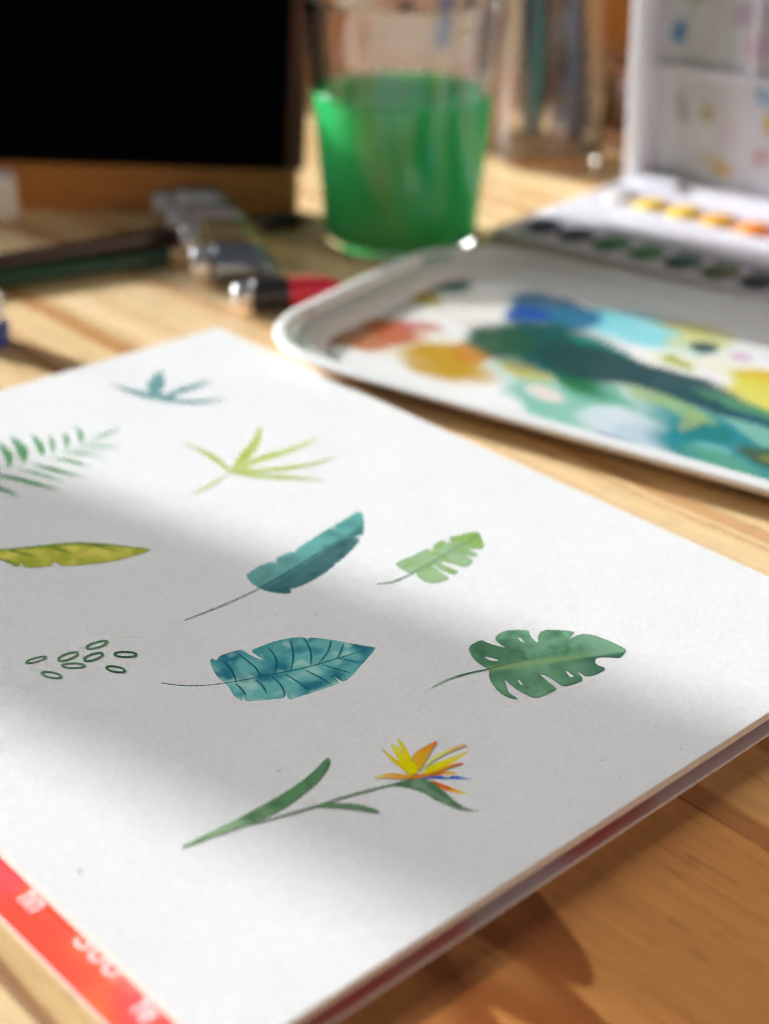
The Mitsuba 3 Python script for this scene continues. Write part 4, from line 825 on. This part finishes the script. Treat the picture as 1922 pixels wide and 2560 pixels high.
# ------------------------------------------------------------------ paint tubes
def tube(label, cap_end, tail_end, r, body, cap='silver', group=None, cap_len=0.009, band=None):
    """Lying paint tube: cap, neck, round shoulder, flattening body and crimped tail."""
    k = thing('paint_tube', label, 'paint tube', group)
    a, b = np.array(cap_end, float), np.array(tail_end, float)
    d = (b - a) / np.linalg.norm(b - a)
    part(k, 'cap', rod([a, a + d * 0.0003, a + d * 0.0010, a + d * 0.0022, a + d * (cap_len - 0.001), a + d * cap_len], [r * 0.3, r * 0.52, r * 0.72, r * 0.84, r * 0.88, r * 0.80], 24), cap, smooth=40)
    s0 = a + d * cap_len
    L = np.linalg.norm(b - s0)
    side = np.cross(d, [0, 0, 1.0])
    up = np.array([0, 0, 1.0])
    rings = []
    w = np.arange(28) * 2 * np.pi / 28
    for q, rw, rh in ((0, .5, .5), (.03, .55, .55), (.05, .92, .92), (.09, 1, 1), (.35, 1.02, .97), (.6, 1.04, .96), (.8, 1.08, .85), (.9, 1.12, .62), (.93, 1.14, .5), (1, 1.16, .45)):
        c = s0 + d * L * q
        c = np.array([c[0], c[1], c[2] - r * (1 - rh) * 0.8])
        rings.append(c + r * rw * np.cos(w)[:, None] * side + r * rh * np.sin(w)[:, None] * up)
    part(k, 'body', loft(rings), body, smooth=40)
    if band:
        rr = []
        for q, rw, rh in ((.16, 1.03, 1.03), (.35, 1.05, 1.0), (.6, 1.13, .78)):
            c = s0 + d * L * q
            c = np.array([c[0], c[1], c[2] - r * (1 - rh) * 0.8])
            rr.append(c + r * rw * np.cos(w)[:, None] * side + r * rh * np.sin(w)[:, None] * up)
        part(k, 'label', loft(rr, close=False), band, smooth=40)
    return k


tube('aluminium paint tube at the back of the heap of tubes', (-0.121, 0.772, 0.0098), (-0.080, 0.783, 0.0098), 0.0095, 'silver', group='heap of metal paint tubes')
tube('pinkish metal paint tube, second from the back of the heap', (-0.110, 0.746, 0.0098), (-0.069, 0.755, 0.0098), 0.0095, 'pink_metal', band=None, group='heap of metal paint tubes')
tube('golden metal paint tube in the middle of the heap', (-0.100, 0.720, 0.0098), (-0.060, 0.727, 0.0098), 0.0095, 'brass', band=None, group='heap of metal paint tubes')
tube('blue grey metal paint tube at the front of the heap', (-0.091, 0.686, 0.0098), (-0.052, 0.691, 0.0098), 0.0095, 'blue_metal', group='heap of metal paint tubes')
tube('red paint tube with a silver cap and black neck band beside the tray', (-0.0685, 0.6500, 0.0070), (-0.016, 0.665, 0.0068), 0.0066, 'red_print', cap='silver', cap_len=0.008, band=None)
kk = [k for k in labels if k.startswith('paint_tube')][-1]
part(kk, 'collar', rod([(-0.0605, 0.6523, 0.0070), (-0.0597, 0.6525, 0.0070), (-0.0450, 0.6567, 0.0069), (-0.0445, 0.6568, 0.0069)], [0.0060, 0.0071, 0.0071, 0.0068], 28), 'black_plastic', label='black band behind the cap')
bb = thing('paint_bottle', 'small blue paint bottle with a white cap standing at the left edge', 'bottle')
part(bb, 'body', lathe([(0, 0.0003), (0.0088, 0.0003), (0.0096, 0.0012), (0.0096, 0.0088), (0.0080, 0.0104), (0, 0.0104)], 40, (-0.1665, 0.607, 0)), 'blue_print', smooth=40)
part(bb, 'cap', lathe([(0, 0.0106), (0.0082, 0.0106), (0.0086, 0.0112), (0.0084, 0.0205), (0.0070, 0.0218), (0, 0.0218)], 40, (-0.1665, 0.607, 0)), 'white_print', smooth=40)
er = thing('eraser', 'white block eraser at the left edge in front of the black board', 'eraser')
part(er, 'block', place(rbox(-0.03, 0.0, 0, 0.018, 0.0004, 0.024, 0.003), (-0.1885, 0.7745, 0), (0.94, 0.34), (-0.34, 0.94)), 'white_print')


def brush(name, label, cat, pts, radii, mat, tip=None):
    k = thing(name, label, cat)
    part(k, 'handle' if cat == 'paint brush' else 'shaft', rod(pts, radii), mat)
    return k


principled('brown_lacquer', (0.05, 0.022, 0.014), 0.25)
principled('green_lacquer', (0.006, 0.055, 0.028), 0.25)
k = brush('paint_brush', 'dark brown brush lying from the left edge to behind the metal tubes', 'paint brush', [(-0.275, 0.636, 0.0052), (-0.20, 0.682, 0.0052), (-0.11, 0.738, 0.0052), (-0.0745, 0.7585, 0.0042)], [0.0016, 0.0044, 0.0050, 0.0036], 'brown_lacquer')
part(k, 'ferrule', rod([(-0.0745, 0.7585, 0.0046), (-0.0580, 0.7680, 0.0046)], [0.0042, 0.0044]), 'black_plastic')
part(k, 'bristles', rod([(-0.0580, 0.7680, 0.0046), (-0.0500, 0.7725, 0.0044), (-0.0405, 0.7780, 0.0030)], [0.0042, 0.0046, 0.0006]), 'black_plastic')
k = brush('coloured_pencil', 'dark green pencil lying in front of the brown brush', 'pencil', [(-0.262, 0.628, 0.0041), (-0.1045, 0.7115, 0.0041)], [0.0039, 0.0039], 'green_lacquer')
part(k, 'tip', rod([(-0.1045, 0.7115, 0.0041), (-0.0900, 0.7192, 0.0035)], [0.0038, 0.0007]), 'pale_wood')

# ------------------------------------------------------------------ back of the table
wl = thing('wooden_panel', 'brown wooden board standing along the back of the table', 'panel')
part(wl, 'board', place(rbox(-0.9, 0.9, 0, 0.018, 0.0005, 0.074, 0.002), (0.05, 1.12, 0), (1, 0), (0, 1)), 'warm_wood')
cd = thing('painted_card', 'pale card with blurred paint swatches leaning behind the tumbler', 'card')
part(cd, 'sheet', place(rbox(-0.055, 0.06, 0, 0.0012, 0.0006, 0.098, 0.0004), (0.012, 0.972, 0), (0.995, -0.1), (0.1, 0.995), (0.0, 0.17, 0.985)), 'card_paint')


def card_paint(p, n, uv):
    a, b = p.x * 1000, p.z * 1000
    c = mix((0.74, 0.66, 0.58), (0.70, 0.52, 0.42), smoothstep(0.4, 0.7, fbm(a * 0.03, b * 0.05, 1.0, 2)))
    for (ca, cb, ra, rb, col) in ((8, 70, 7, 10, (0.12, 0.10, 0.11)), (36, 66, 8, 20, (0.20, 0.30, 0.50)), (-6, 84, 14, 8, (0.62, 0.30, 0.18)), (54, 72, 5, 12, (0.12, 0.11, 0.12))):
        e = dr.sqrt(dr.square((a - ca) / ra) + dr.square((b - cb) / rb))
        c = mix(c, col, (1 - smoothstep(0.5, 1.1, e)) * 0.85)
    return c


scene['card_paint'] = {'type': 'principledthin', 'base_color': proc(card_paint), 'roughness': 0.8, 'diff_trans': 1.1}
